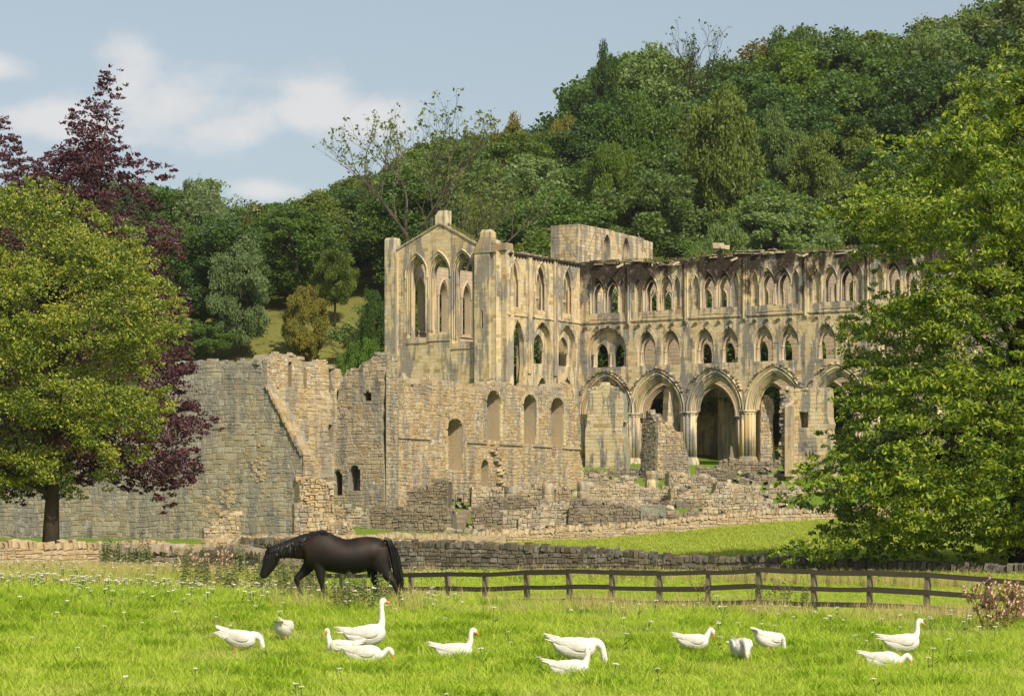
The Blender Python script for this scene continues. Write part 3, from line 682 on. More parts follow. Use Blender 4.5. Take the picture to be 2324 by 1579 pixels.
# clustered piers
def make_pier(W, s, y, hi=4.98, mat='ashlar', R0=.62, n=12, rs=.175, name='arcade_pier'):
    core = MB().lathe([(R0, -.3), (R0, hi - .25)], 24).build(name, M[mat], None); under(core, W, s, y)
    sh = MB().lathe([(rs, .55), (rs, hi - .3)], 9); me = mesh_pd('shaft', sh.V, sh.F, True); me.materials.append(M[mat])
    for k in range(n):
        q = 2 * math.pi * (k + .5) / n; link('shaft', me, core).location = (R0 * 1.02 * math.cos(q), R0 * 1.02 * math.sin(q), 0)
    Rm = R0 + rs
    MB().lathe([(Rm * .9, hi - .36), (Rm * 1.04, hi - .33), (Rm, hi - .28), (Rm * 1.02, hi - .2), (Rm * 1.18, hi - .12), (Rm * 1.2, hi - .05), (Rm * 1.16, hi + .01)], 28).build('capital', M[mat], core, True)
    MB().lathe([(Rm * 1.28, -.6), (Rm * 1.28, .14), (Rm * 1.2, .18), (Rm * 1.22, .30), (Rm * 1.1, .36), (Rm * 1.14, .46), (Rm * 1.0, .56), (Rm * .8, .58)], 28).build('base', M[mat], core, True)
    return core
for b in BAY: make_pier(W_PR, b + .02, .62)
# shelf of broken slabs and turf along the wall head
for k in range(150):
    s = random.uniform(-.1, END); t = 19.6 + .25 * math.sin(s * .35 + 1.2) + random.uniform(-.1, .45)
    o = link('slab', unit_stone(M['low'] if random.random() < .5 else M['low_dark'], k % 6, True), pw); o.location = (s, random.uniform(.1, 1.0), t); o.scale = (random.uniform(.5, 1.5), random.uniform(.3, .6), random.uniform(.08, .2)); o.rotation_euler = (random.uniform(-.08, .08), random.uniform(-.08, .08), random.uniform(-.3, .3))
for (x, y, sz) in ((1190, 150, .62), (1240, 158, .4)):
    s, t = W_PR.st(*rB(x, y)); o = link('boulder', unit_stone(M['ashlar_fresh'], 2, True), pw); o.location = (s, .5, t); o.scale = (sz * 1.4, .6, sz)
grass_top(pw, [(END, 19.8), (0, 19.75), (0, 19.0), (END, 19.0)], -.02, 1.2, 2200, M['turf'], .28, [((0, 19.8), (END, 20.0)), ((3, 20.0), (9, 20.0)), ((13, 20.0), (19, 20.1))])

# far (north) side of the presbytery, its aisle wall and a surviving vault bay
DN = 11.5
hn = [arch(c + .3, .62, 9.6, 11.2, 12.6) for c in TRI] + [arch(b + o, .55, 14.9, 16.8, 18.1) for b in [-.9] + BAY[:-1] for o in (1.0, 2.6, 4.2, 5.8) if b + o > .5]
nw = part('north_arcade_wall', core_mesh('north_arcade_wall', [o2] + hn, .282, .58), W_PR, M['ashlar_fresh'], 0, DN)
link('back_order', core_mesh('north_back_order', [o3] + hn, .582, 1.0), nw, M['ashlar_fresh'])
set_stones(lay([o2] + hn, .36, .66), nw, M['ashlar_fresh'], .282, .03, .012, .6, False, 0)
for b in BAY[:5]: make_pier(W_PR, b, DN + .62, mat='ashlar_fresh', name='north_arcade_pier')
for i, c in enumerate(ARC[:5]):
    mb = MB()
    for w, r, y, rad in ((2.54, 3.42, .29, .10), (2.40, 3.24, .45, .10), (2.26, 3.04, .6, .10)): sweep_mb(mb, arch_path(c, w, 5.0, 5.0, 5.0 + r, 9)[1:-1], roll(0, y, rad))
    mb.build('arch_moulding', M['ashlar_fresh'], nw)
for c in TRI[:8]: colonnette(c - .84, .45, nw)
for c in CW[:10]:
    mb = MB()
    for dx in (-.6, .6): mb.tube([(c + dx, .28, 14.95), (c + dx, .28, 17.4)], .08, 7)
    sweep_mb(mb, arch_path(c, .60, 16.9, 17.0, 18.0), roll(0, .27, .08)); mb.build('window_shaft', M['ashlar_fresh'], nw)
aw_h = [arch(c, .8, 2.6, 5.2, 6.6) for c in (3.0, 27.5, 34.5)]
aw = part('aisle_wall', core_mesh('aisle_wall', [rect(-4, 9.6, -1.5, 8.2)] + aw_h[:1], 0, 1.2), W_PR, M['ashlar_gable'], 0, DN + 6.0)
set_stones(lay([rect(-4, 9.6, -1.5, 8.2)] + aw_h[:1], .36, .6), aw, M['ashlar_gable'], 0, .03, .012, .5, False, 40)
mb = MB()
for k in range(9):      # ribbed vault web over the aisle
    a0, a1 = math.pi * k / 9, math.pi * (k + 1) / 9
    y0_, z0_, y1_, z1_ = 2.2 - 2.3 * math.cos(a0), 7.0 + 1.9 * math.sin(a0), 2.2 - 2.3 * math.cos(a1), 7.0 + 1.9 * math.sin(a1)
    mb.add([(-1.0, y0_, z0_), (9.6, y0_, z0_), (9.6, y1_, z1_), (-1.0, y1_, z1_), (-1.0, y0_, z0_ + .3), (9.6, y0_, z0_ + .3), (9.6, y1_, z1_ + .3), (-1.0, y1_, z1_ + .3)], [(0, 3, 2, 1), (4, 5, 6, 7), (0, 4, 7, 3), (1, 2, 6, 5)])
part('aisle_vault', mesh_pd('aisle_vault', mb.V, mb.F), W_PR, M['ashlar_gable'], 0, DN + 1.6)
for xx in (-1.0, 9.0):
    part('aisle_cross_wall', core_mesh('aisle_cross_wall', [rect(0, 4.6, -1.5, 8.6)], 0, .6), Wall((A2[0] + d1[0] * xx + d2[0] * (DN + 1.9), A2[1] + d1[1] * xx + d2[1] * (DN + 1.9)), 90 - TH, ZB), M['ashlar_gable'])

# ---- south transept: side wall
cl = [1.36, 6.16, 11.18]; tr = [(1.95, 1.25), (6.42, 1.6), (11.05, 1.62)]
ts_out = [(2.2, -1.6), (13.6, -1.6), (13.6, 20.0), (0, 20.0), (0, 14.1), (.45, 13.2), (1.4, 12.6), (1.75, 11.2), (2.0, 9.2)]
ts_h1 = [arch(c, .86, 14.85, 17.6, 19.35) for c in cl] + [arch(c, w, 9.6, 11.5, 13.75) for c, w in tr[1:]] + [arch(6.4, 1.55, -1, 5.2, 8.4), arch(11.05, 1.6, -1, 5.2, 8.6)]
ts_out[-3:] = [(1.4, 12.6), (1.55, 13.2), (1.95, 13.7), (2.5, 13.2), (3.1, 11.6), (3.2, 9.4), (3.0, 8)]
ts_h2 = [arch(c, .7, 14.85, 17.3, 18.8) for c in cl] + [arch(c + .1, w * .62, 9.6, 11.1, 12.6) for c, w in tr[1:]] + [arch(6.4, 1.3, -1, 5.2, 8.0), arch(11.05, 1.35, -1, 5.2, 8.1)]
ts = part('transept_side_wall', core_mesh('transept_side_wall', [ts_out] + ts_h1, 0, .55), W_TS, M['ashlar_gable'])
link('inner_order', core_mesh('inner_order', [[(3.3, -1.6), (13.6, -1.6), (13.6, 19.9), (.1, 19.9), (.1, 14.2), (3.3, 14.0)]] + ts_h2, .552, 1.0), ts, M['ashlar_gable'])
set_stones(lay([ts_out] + ts_h1, .34, .6), ts, M['ashlar_gable'], 0, .013, .011, .8, False, 240)
MB().box(.2, 13.4, -.13, .05, 14.02, 14.14).build('string_course', M['ashlar'], ts)
MB().box(.2, 13.4, -.22, .05, 19.86, 20.02).build('cornice', M['ashlar'], ts)
for k in range(24):
    o = link('corbel', cb_me, ts); o.location = (.55 + k * .545, 0, 19.70); o.scale = (.62, .7, .8)
for s in (3.95, 8.7):
    mb = MB(); mb.box(s - .28, s + .28, -.17, .03, 8.6, 19.8); mb.tube([(s - .22, -.17, 8.6), (s - .22, -.17, 19.8)], .07, 7); mb.tube([(s + .22, -.17, 8.6), (s + .22, -.17, 19.8)], .07, 7); mb.build('pilaster', M['ashlar_gable'], ts)
for c in cl:
    mb = MB(); sweep_mb(mb, arch_path(c, .92, 17.4, 17.6, 19.45), [(0, .05), (0, -.06), (.07, -.15), (.15, -.06), (.15, .05)]); sweep_mb(mb, arch_path(c, .86, 17.6, 17.6, 19.35)[1:-1], roll(-.05, .12, .09)); mb.build('hood_mould', M['ashlar_gable'], ts)
    mb = MB(); mb.tube([(c + .8, .05, 14.9), (c + .8, .05, 17.4)], .075, 8); mb.lathe([(.08, 17.38), (.13, 17.48), (.14, 17.6)], 8, (c + .8, .05)); mb.tube([(c + .62, .35, 14.9), (c + .62, .35, 17.4)], .075, 8); mb.box(c - .7, c + .7, .7, .9, 16.05, 16.3); mb.build('window_shaft', M['ashlar_fresh'], ts)
for c, w in tr[1:]:
    voussoirs(ts, M['ashlar_gable'], c, w, 11.5, 13.75, .3, 0, 11, .04); colonnette(c + .1 + w * .55, .62, ts, 9.6, 11.1, 'ashlar')
grass_top(ts, [(0, 20), (13, 20)], -.05, 1.0, 420, M['turf'], .28, [((0, 20.0), (13.2, 20.0))])
top_stones([(0, 20), (13, 20), (13, 0)], ts, M['low'], 0, 1.4, .38, 26, 10)

# ---- south transept: gable with three tall lancets
gw = [(3.36, 1.12, 12.2, 18.4, 20.25), (5.97, 1.22, 12.35, 18.3, 20.3), (8.74, 1.22, 11.5, 18.3, 20.3)]
g_out = [(0, -1.6), (13.81, -1.6), (13.81, 20.0), (10.45, 20.9), (6.16, 23.15), (1.1, 20.9), (0, 20.5)]
g_h1 = [arch(*a, 9) for a in gw]
g_h2 = [arch(c + .03, w * .84, t0 + .1, t1 - .1, t2 - .55, 9) for c, w, t0, t1, t2 in gw]
gb = part('transept_gable', core_mesh('transept_gable', [g_out] + g_h1, 0, .5), W_G, M['ashlar_gable'])
link('inner_order', core_mesh('inner_order', [g_out] + g_h2, .502, 1.05), gb, M['ashlar_gable'])
set_stones(lay([g_out] + g_h1, .34, .62), gb, M['ashlar_gable'], 0, .013, .011, .8, False, 300)
for (c, w, t0, t1, t2) in gw:
    mb = MB(); sweep_mb(mb, arch_path(c, w + .10, t1 - .35, t1, t2 + .12, 11), [(0, .05), (0, -.07), (.08, -.16), (.16, -.07), (.16, .05)]); mb.build('hood_mould', M['ashlar_gable'], gb)
    mb = MB()
    for rr, yy, ra in ((-.02, .0, .08), (-.12, .2, .07), (-.22, .4, .08)): sweep_mb(mb, arch_path(c, w, t0 + .5, t1, t2, 11), roll(rr, yy + .02, ra))
    mb.build('arch_moulding', M['ashlar_gable'], gb)
    MB().add([(c - w, .65, t0 + .15), (c + w, .65, t0 + .15), (c - w - .1, -.1, t0 - .55), (c + w + .1, -.1, t0 - .55), (c - w - .1, .2, t0 - .7), (c + w + .1, .2, t0 - .7)], [(0, 2, 3, 1), (2, 4, 5, 3), (0, 4, 2), (1, 3, 5), (0, 1, 5, 4)]).build('window_sill', M['low_dark'], gb)
def buttress(name, s0, s1, y0, t1, cap=None, W=W_G, mat='ashlar_gable', nobj=60, t0=-1.6, holes=()):
    outl = rect(s0, s1, t0, t1); o = part(name, core_mesh(name, [outl] + list(holes), y0, -.002), W, M[mat])
    set_stones(lay([outl] + list(holes), .34, .55), o, M[mat], y0, .013, .011, .8, False, nobj)
    return o
bl_ = buttress('corner_buttress', -.12, 1.2, -.5, 20.6)
slit = rect(11.25, 11.45, 12.75, 14.6)
tu = buttress('stair_turret', 10.47, 12.2, -.55, 20.15, nobj=80, holes=[slit])
tu2 = buttress('turret_strip', 12.2, 12.8, -.30, 20.15, nobj=20)
MB().box(11.2, 11.5, -.1, -.05, 12.7, 14.65).build('slit_back', M['mortar'], tu)
ox, oy = 12.78, -.32
W_TD = Wall((G2[0] + d1[0] * ox + d2[0] * oy, G2[1] + d1[1] * ox + d2[1] * oy), 45 - TH, ZB)
ex = part('turret_return', core_mesh('turret_return', [rect(0, 1.75, -1.6, 20.15)], -.05, .5), W_TD, M['ashlar_gable'])
set_stones(lay([rect(0, 1.75, 7.0, 20.15)], .34, .5), ex, M['ashlar_gable'], -.05, .013, .011, .6, False, 40)
def block(name, s0, s1, y0, y1, t0, t1, top, parent, mat='ashlar_gable', n=0):
    """weathered pinnacle block: box whose head tapers to top=(s0,s1,y0,y1,t)"""
    a, b, c, d, e = top
    mb = MB().add([(s0, y0, t0), (s1, y0, t0), (s1, y1, t0), (s0, y1, t0), (s0, y0, t1), (s1, y0, t1), (s1, y1, t1), (s0, y1, t1), (a, c, e), (b, c, e), (b, d, e), (a, d, e)],
                  [(0, 1, 5, 4), (1, 2, 6, 5), (2, 3, 7, 6), (3, 0, 4, 7), (4, 5, 9, 8), (5, 6, 10, 9), (6, 7, 11, 10), (7, 4, 8, 11), (8, 9, 10, 11)])
    return mb.build(name, M[mat], parent)
block('pinnacle', -.12, .98, -.5, .7, 20.6, 21.9, (-.05, .9, -.4, .6, 22.1), gb)
block('pinnacle', 10.47, 12.25, -.5, .9, 20.16, 20.5, (11.0, 12.15, -.35, .7, 21.5), gb)
block('pinnacle', 11.0, 12.15, -.35, .7, 21.5, 21.95, (11.15, 11.95, -.2, .5, 22.25), gb)
block('pinnacle', 12.3, 13.9, -.25, 1.0, 20.16, 20.75, (12.35, 13.85, -.2, .9, 20.85), gb); block('pinnacle', 12.3, 12.8, -.25, .6, 20.86, 21.1, (12.35, 12.75, -.2, .5, 21.2), gb)
block('finial', 5.55, 6.76, .0, 1.0, 22.7, 23.9, (5.85, 6.76, .1, 1.0, 24.45), gb)
MB().box(10.4, 12.9, -.63, -.02, 20.0, 20.14).build('string_course', M['range'], gb)
for a, b in (((1.1, 20.9), (6.16, 23.15)), ((6.16, 23.15), (10.45, 20.9))):
    L = math.hypot(b[0] - a[0], b[1] - a[1]); q = math.atan2(b[1] - a[1], b[0] - a[0]); k = int(L / .8)
    for i in range(k):
        Mx = Matrix.Translation((a[0], 0, a[1])) @ Matrix.Rotation(-q, 4, 'Y'); j = random.uniform(-.02, .02)
        MB().box(i * L / k + .012, (i + 1) * L / k - .012, -.14, 1.15, -.02 + j, .14 + j, Mx).build('coping_stone', M['range'], gb)
grass_top(gb, [(0, 0)], .1, 1.0, 800, M['turf'], .34, [((1.1, 21.0), (5.4, 22.9)), ((6.9, 22.95), (10.45, 21.0)), ((7.5, 22.6), (10.45, 21.0))])
# west wall of the transept, seen lit through the gable lancets
wc = [2.4, 6.6, 10.8]
tw_out = rect(.8, 13.6, -1.6, 19.8); tw_h = [arch(c + o, .80, 13.3, 16.8, 18.4) for c in wc for o in (-.95, .95)] + [arch(c, 1.3, 8.6, 10.8, 12.3) for c in wc]
tw = part('transept_west_wall', core_mesh('transept_west_wall', [tw_out] + tw_h, 0, .7), W_TW, M['ashlar_fresh'], 0, -1.3)
set_stones(lay([tw_out] + tw_h, .36, .62), tw, M['ashlar_fresh'], 0, .03, .011, .6, False, 40)
for c in wc:
    mb = MB()
    for o in (-1.9, 0, 1.9): mb.tube([(c + o, -.12, 13.2), (c + o, -.12, 17.0)], .11, 8); mb.lathe([(.11, 16.9), (.19, 17.05), (.2, 17.2)], 8, (c + o, -.12))
    for o in (-.95, .95): sweep_mb(mb, arch_path(c + o, .82, 16.9, 17.0, 18.6), roll(.04, -.1, .11))
    mb.build('window_shaft', M['ashlar_fresh'], tw)
MB().box(.8, 13.6, -.15, .04, 13.0, 13.15).build('string_course', M['ashlar_fresh'], tw)

# ---- stump of the crossing tower
DT = ((1315 - CU) / F * 262, 262.0)
W_T = Wall(DT, 90 - TH, ZB)
tl_ = [W_T.st(*rB(x, y)) for x, y in ((215, -6), (735, 57))]; ttop = tl_[0][1]; tend = tl_[1][0]
tn = []
for (x, ytop) in ((408, 60), (545, 85)):
    s, t = W_T.st(*rB(x, ytop)); tn.append(arch(s, .72, 19.0, t - 1.6, t, 6))
t_out = [(0, -1.6), (tend, -1.6), (tend, 21.6), (tend - .1, 22.6), (tend, ttop - .5), (tend * .6, ttop - .15), (tend * .3, ttop - .05), (0, ttop)]
t_h = [arch(tend / 2, 4.4, -1.59, 9.0, 15.5, 10)]
tow = part('crossing_tower', core_mesh('crossing_tower', [t_out, ] + t_h + tn, 0, .8), W_T, M['ashlar_gable'])
link('tower_back', core_mesh('tower_back', [t_out] + t_h, .802, 3.3), tow, M['ashlar_gable'])
set_stones(lay([[(0, 17)] + [(tend, 17)] + t_out[2:]] + tn, .36, .62), tow, M['ashlar_gable'], 0, .03, .011, .6, False, 150)
W_T2 = Wall((DT[0] - d1[0] * 3.3, DT[1] - d1[1] * 3.3), -TH, ZB)
tl2 = part('tower_return', core_mesh('tower_return', [rect(0, 3.3, 17, ttop - .02)], -.25, -.002), W_T2, M['ashlar_gable'])
set_stones(lay([rect(0, 3.3, 17, ttop - .02)], .36, .62), tl2, M['ashlar_gable'], -.25, .03, .011, .6, False, 40)
for W_, o_, a, b, yy in ((W_T, tow, rB(332, 12), rB(250, 235), -.06), (W_T, tow, rB(628, 62), rB(690, 215), -.06), (W_T2, tl2, rB(80, 28), rB(200, 240), -.30)):
    p, q = W_.st(*a), W_.st(*b); mb = MB(); L = math.hypot(q[0] - p[0], q[1] - p[1])
    mb.box(0, L, yy + .01, .05, -.05, .05, Matrix.Translation((p[0], 0, p[1])) @ Matrix.Rotation(-math.atan2(q[1] - p[1], q[0] - p[0]), 4, 'Y')); mb.build('roof_scar', M['low_dark'], o_)
grass_top(tow, [(0, 0)], .1, 3.1, 420, M['turf'], .22, [((0, ttop), (tend, ttop - .5))])
top_stones([(0, ttop), (tend, ttop - .5), (tend, 0)], tow, M['ashlar'], 0, 3.0, .3, 14, 5)

# ------------------------------------------------------------------ monastic ranges beside the church
def uvarch(r, x0, x1, sill, spring, apex, n=6):
    """arched opening traced on a survey sheet, turned into the wall's own frame"""
    def f(W):
        (a, _), (b, _) = W.st(*r(x0, (sill + spring) / 2)), W.st(*r(x1, (sill + spring) / 2)); xm = (x0 + x1) / 2
        return arch((a + b) / 2, (b - a) / 2, W.st(*r(xm, sill))[1], W.st(*r(xm, spring))[1], W.st(*r(xm, apex))[1], n)
    return f
# long wall with round-headed lancets
lw, W_L, lw_poly = ruin('lancet_wall', 'sunlit golden rubble wall with tall round-headed window recesses below the gable', 'ruin wall',
    T(rD, [(412, 1160), (1900, 1130), (1925, 1000), (1890, 860), (1900, 720), (1880, 540), (1840, 420), (1830, 345), (1760, 340), (1740, 385), (1700, 375), (1560, 375), (1530, 370), (1430, 365), (1360, 330), (1260, 335), (1195, 350), (1050, 360), (940, 335), (860, 330), (800, 305), (730, 300), (700, 340), (660, 345), (655, 415), (640, 370), (620, 290), (560, 270), (530, 215), (455, 210), (440, 300), (412, 420)]),
    204, 60, 1120, 'range_warm', 'mortar', 1.5, .30, .42, .07,
    [uvarch(rD, 905, 1018, 985, 670, 600), uvarch(rD, 1196, 1296, 770, 470, 392), uvarch(rD, 1468, 1562, 790, 500, 422), uvarch(rD, 1672, 1768, 800, 520, 445), uvarch(rD, 1160, 1215, 1110, 960, 905, 5)],
    260, .4, .22, 60, back=1)
# sills, string, dressed jambs and broken corbelled stair of that wall
for xs_ in (((530, 738), (775, 748)), ((1050, 772), (1195, 782)), ((1290, 785), (1460, 797)), ((1540, 800), (1680, 808)), ((1760, 815), (1890, 825))):
    (a, ta), (b, tb) = W_L.st(*rD(*xs_[0])), W_L.st(*rD(*xs_[1])); MB().box(a, b, -.18, .02, (ta + tb) / 2 - .09, (ta + tb) / 2 + .09).build('string_course', M['range'], lw)
for x0, x1, sill, sp, ap in ((905, 1018, 985, 670, 600), (1196, 1296, 770, 470, 392), (1468, 1562, 790, 500, 422), (1672, 1768, 800, 520, 445)):
    h = uvarch(rD, x0, x1, sill, sp, ap)(W_L); c = (h[0][0] + h[1][0]) / 2; w = (h[1][0] - h[0][0]) / 2; spt = W_L.st(*rD((x0 + x1) / 2, sp))[1]; apt = W_L.st(*rD((x0 + x1) / 2, ap))[1]
    voussoirs(lw, M['range_warm'], c, w, spt, apt, .26, -.02, 9, .09)
    for sd in (-1, 1):
        t = h[0][1]
        while t < spt - .1:
            hh = random.uniform(.3, .5); ww = random.uniform(.2, .38); x = c + sd * (w + ww / 2); o = link('jamb_stone', unit_stone(M['ashlar_gable'], random.randrange(6), False), lw); o.location = (x, .0, t + hh / 2); o.scale = (ww, .11, min(hh, spt - t) - .02); t += hh
    MB().box(c - w - .1, c + w + .1, -.05, .3, h[0][1] - .14, h[0][1] - .01).build('window_sill', M['ashlar_gable'], lw)
for x0, y0_, y1_ in ((1195, 790, 850), (1215, 820, 920), (1240, 860, 1080), (1262, 940, 1100)):
    (s, ta), (_, tb) = W_L.st(*rD(x0 + 40, y0_)), W_L.st(*rD(x0 + 40, y1_)); t = tb
    while t < ta:
        o = link('broken_stair_stone', unit_stone(M['range_warm'], random.randrange(6), True), lw); hh = random.uniform(.2, .35); o.location = (s + random.uniform(-.15, .15), -.05, t + hh / 2); o.scale = (random.uniform(.35, .6), random.uniform(.25, .55), hh); t += hh
ruin('chamber_end_wall', 'tall grey-brown end wall with two small arched openings near its foot', 'ruin wall',
    T(rD, [(60, 1260), (448, 1270), (446, 1040), (440, 960), (428, 800), (420, 600), (438, 420), (448, 180), (452, 120), (420, 110), (350, 140), (330, 175), (275, 185), (268, 225), (155, 255), (140, 290), (95, 330), (85, 500)]),
    188.3, -24, 1190, 'range', 'mortar_grey', 1.4, .28, .40, .06,
    [uvarch(rD, 176, 262, 1150, 1000, 945, 5), uvarch(rD, 60, 128, 1180, 1030, 985, 5), uvarch(rD, 285, 345, 470, 420, 395, 4)], 200, .35, .14, 14, back=1, end=(1.95, lambda W: W.st(*rD(448, 128))[1]))
# the big range wall, its raking coping and the sunlit flank behind it
bw_, W_B, _p = ruin('range_wall', 'massive grey-green lichened wall with a raking stone slope at one end', 'ruin wall',
    [(-120, 1236), (-120, 905), (60, 850), (330, 828), rE(150, 172), rE(320, 168), rE(325, 182), rE(430, 185), rE(435, 165), rE(485, 165), rE(487, 180), rE(615, 178), rE(618, 158), rE(645, 158), rE(640, 340), rE(890, 830), rE(895, 960), rE(870, 1000), rE(880, 1180), rE(960, 1440)],
    170, -25, 1228, 'big', 'mortar_grey', 1.6, .34, .50, .05, (), 300, .3, .05, 10, um=rE(640, 340)[0])
pts = [W_B.st(*rE(x, y)) for x, y in ((640, 338), (890, 828))]
L = math.hypot(pts[1][0] - pts[0][0], pts[1][1] - pts[0][1]); k = 15; q = math.atan2(pts[1][1] - pts[0][1], pts[1][0] - pts[0][0])
for i in range(k):
    Mx = Matrix.Translation((pts[0][0], 0, pts[0][1])) @ Matrix.Rotation(-q, 4, 'Y') @ Matrix.Translation(((i + .5) * L / k, 0, 0)) @ Matrix.Rotation(random.uniform(.16, .26), 4, 'Y')
    MB().box(-L / k * .60, L / k * .52, -.2 + random.uniform(-.05, .05), 1.0 + random.uniform(-.1, .1), .0, .14 + random.uniform(0, .06), Mx).build('coping_stone', M['range_warm'], bw_)
end_stones(bw_, W_B, 'range_warm', 'mortar', W_B.st(*rE(645, 250))[0] + .004, W_B.st(*rE(643, 345))[1], W_B.st(*rE(645, 158))[1], 1.6)
end_stones(bw_, W_B, 'range_warm', 'mortar', W_B.st(*rE(897, 900))[0] + .004, W_B.st(*rE(897, 1010))[1], W_B.st(*rE(897, 830))[1], 1.6)
for (x, y, w_, h_) in ((610, 930, 90, 130), (380, 1120, 80, 70), (245, 1200, 90, 90)):
    s, t = W_B.st(*rE(x, y))
    for _ in range(26):
        o = link('exposed_core_stone', unit_stone(M['dry_left'], random.randrange(6), True), bw_); o.location = (s + random.gauss(0, w_ / 190), .0, t + random.gauss(0, h_ / 170)); o.scale = (random.uniform(.16, .36), random.uniform(.05, .10), random.uniform(.12, .24)); o.rotation_euler = (0, random.uniform(-.4, .4), 0)
W_E = P(rE(642, 200)[0], 1228, 171)
ruin('flank_wall', 'pale sunlit wall with slit windows and broken merlons beside the raking slope', 'ruin wall',
    T(rE, [(648, 1180), (1110, 1180), (1112, 1020), (1130, 760), (1135, 385), (1180, 300), (1160, 220), (1125, 215), (1100, 210), (1098, 385), (1080, 385), (1075, 190), (1050, 165), (990, 165), (970, 215), (930, 225), (925, 372), (905, 372), (900, 160), (875, 135), (760, 130), (730, 112), (690, 115), (680, 150), (648, 158)]),
    178, 52, 1190, 'range_warm', 'mortar', 1.2, .30, .44, .06, [T(rE, [(795, 165), (820, 165), (820, 365), (795, 365)]), T(rE, [(1075, 610), (1108, 610), (1108, 740), (1075, 740)])], 150, .3, .06, 12, back=1)
ruin('raking_wall_foot', 'tumbled golden rubble core below the raking slope', 'ruin wall', T(rE, [(870, 1190), (1110, 1190), (1110, 1030), (1000, 1010), (920, 990), (870, 1010)]), 169, 30, 1180, 'range_warm', 'mortar', 1.0, .26, .34, .22, (), 60, .4, .1, 4)

# pieces standing in front of the presbytery
ruin('shafted_wall_fragment', 'tall pale wall fragment with attached shafts before the arcade', 'ruin wall',
    T(rC, [(255, 1050), (545, 1050), (545, 960), (535, 800), (518, 770), (525, 600), (512, 490), (470, 470), (440, 440), (400, 425), (372, 410), (340, 450), (300, 455), (268, 470), (262, 700), (250, 820)]),
    240, -24, 1052, 'ashlar', 'mortar_grey', 1.1, .36, .60, .035, (), 120, 0, .10, 10)
W_S = Wall.at(rC(400, 900)[0], 239.4, -24, 1052)
fr = bpy.data.objects['shafted_wall_fragment']
for x in (340, 375, 410, 445):
    s, t = W_S.st(*rC(x, 980)); MB().lathe([(.20, .9), (.13, 1.1), (.12, 6.2 if x < 400 else 5.4)], 9, (s, .43)).build('shaft', M['ashlar'], fr, True)
make_pier(Wall.at(rC(236, 900)[0], 244, -TH, 1052), 0, 0, 4.6, R0=.42, n=8, rs=.13, name='respond_pier')
stub_a, W_SA, _ = ruin('rubble_pier', 'tall jagged stub of rubble masonry standing between the arcade columns', 'ruin wall',
    T(rC, [(765, 1050), (1010, 1050), (985, 950), (965, 860), (945, 820), (948, 772), (900, 768), (880, 720), (830, 700), (805, 705), (765, 690)]), 231, 40, 1060, 'range_warm', 'mortar', 1.6, .26, .36, .14, (), 60, .4, .15, 12)
sa2 = Wall.at(rC(706, 900)[0], 230.6, -50, 1060)
pl = sa2.poly(T(rC, [(645, 1040), (766, 1050), (766, 690), (745, 660), (735, 630), (690, 628), (688, 670), (665, 685), (655, 900)]))
pl = [(s, t - (1.0 if t < .6 else 0)) for s, t in pl]
o = sa2.place(link('broken_face', core_mesh('broken_face', [pl], -.02, 1.0), None, M['mortar_dark'])); o.location = stub_a.matrix_basis.inverted() @ o.location; o.rotation_euler = (0, 0, sa2.a - W_SA.a); o.parent = stub_a
set_stones(lay([pl], .26, .36, .4), o, M['low_dark'], -.02, .12, .014, .5, True, 30, jit=.05); top_stones(pl, o, M['low'], 0, 1, .35, 6)
wf, W_F, _ = ruin('windowed_wall_fragment', 'pale wall fragment with a square recess and broken edge by the ash tree', 'ruin wall',
    T(rC, [(1700, 1000), (2040, 1000), (2000, 800), (1985, 600), (1980, 455), (1890, 458), (1790, 470), (1770, 455), (1660, 462), (1658, 500), (1640, 560), (1650, 640), (1635, 700), (1655, 800), (1640, 870), (1660, 900), (1650, 980)]),
    222, -24, 1048, 'ashlar', 'mortar', 1.2, .34, .55, .04, [T(rC, [(1782, 742), (1845, 742), (1845, 615), (1782, 615)])], 90, 0, .10, 8, back=1)
(a, tb), (b, ta) = W_F.st(*rC(1702, 1000)), W_F.st(*rC(1752, 560))
bt = MB(); bt.box(a, b, -.9, -.01, tb - 1, ta - .3); bt.add([(a, -.9, ta - .3), (b, -.9, ta - .3), (b, -.01, ta + .3), (a, -.01, ta + .3)], [(0, 1, 2, 3)]); bt.build('buttress', M['range_warm'], wf)
t = tb
while t < ta + 1.5:
    h_ = random.uniform(.25, .4); o = link('stone', unit_stone(M['range_warm'], random.randrange(6), True), wf); o.location = (a - .2 + random.uniform(-.25, .2), -.1, t + h_ / 2); o.scale = (random.uniform(.5, .9), random.uniform(.2, .6), h_); t += h_

ruin('north_pier_fragment', 'broken sunlit pier seen through the arch right of the fluted columns', 'ruin wall', T(rC, [(1500, 985), (1625, 985), (1600, 880), (1590, 700), (1600, 560), (1565, 505), (1525, 520), (1505, 560)]), 246, 25, 1045, 'range_warm', 'mortar', 1.2, .34, .5, .12, (), 30, .3, .12, 6)
ruin('inner_pier_fragment', 'sunlit inner masonry with a broken edge seen through the first tall arch', 'ruin wall', T(rC, [(820, 985), (905, 985), (915, 800), (940, 600), (925, 520), (870, 440), (850, 470), (835, 700)]), 250, 28, 1045, 'ashlar_gable', 'mortar', 1.0, .34, .55, .04, (), 20, 0, .12, 4)
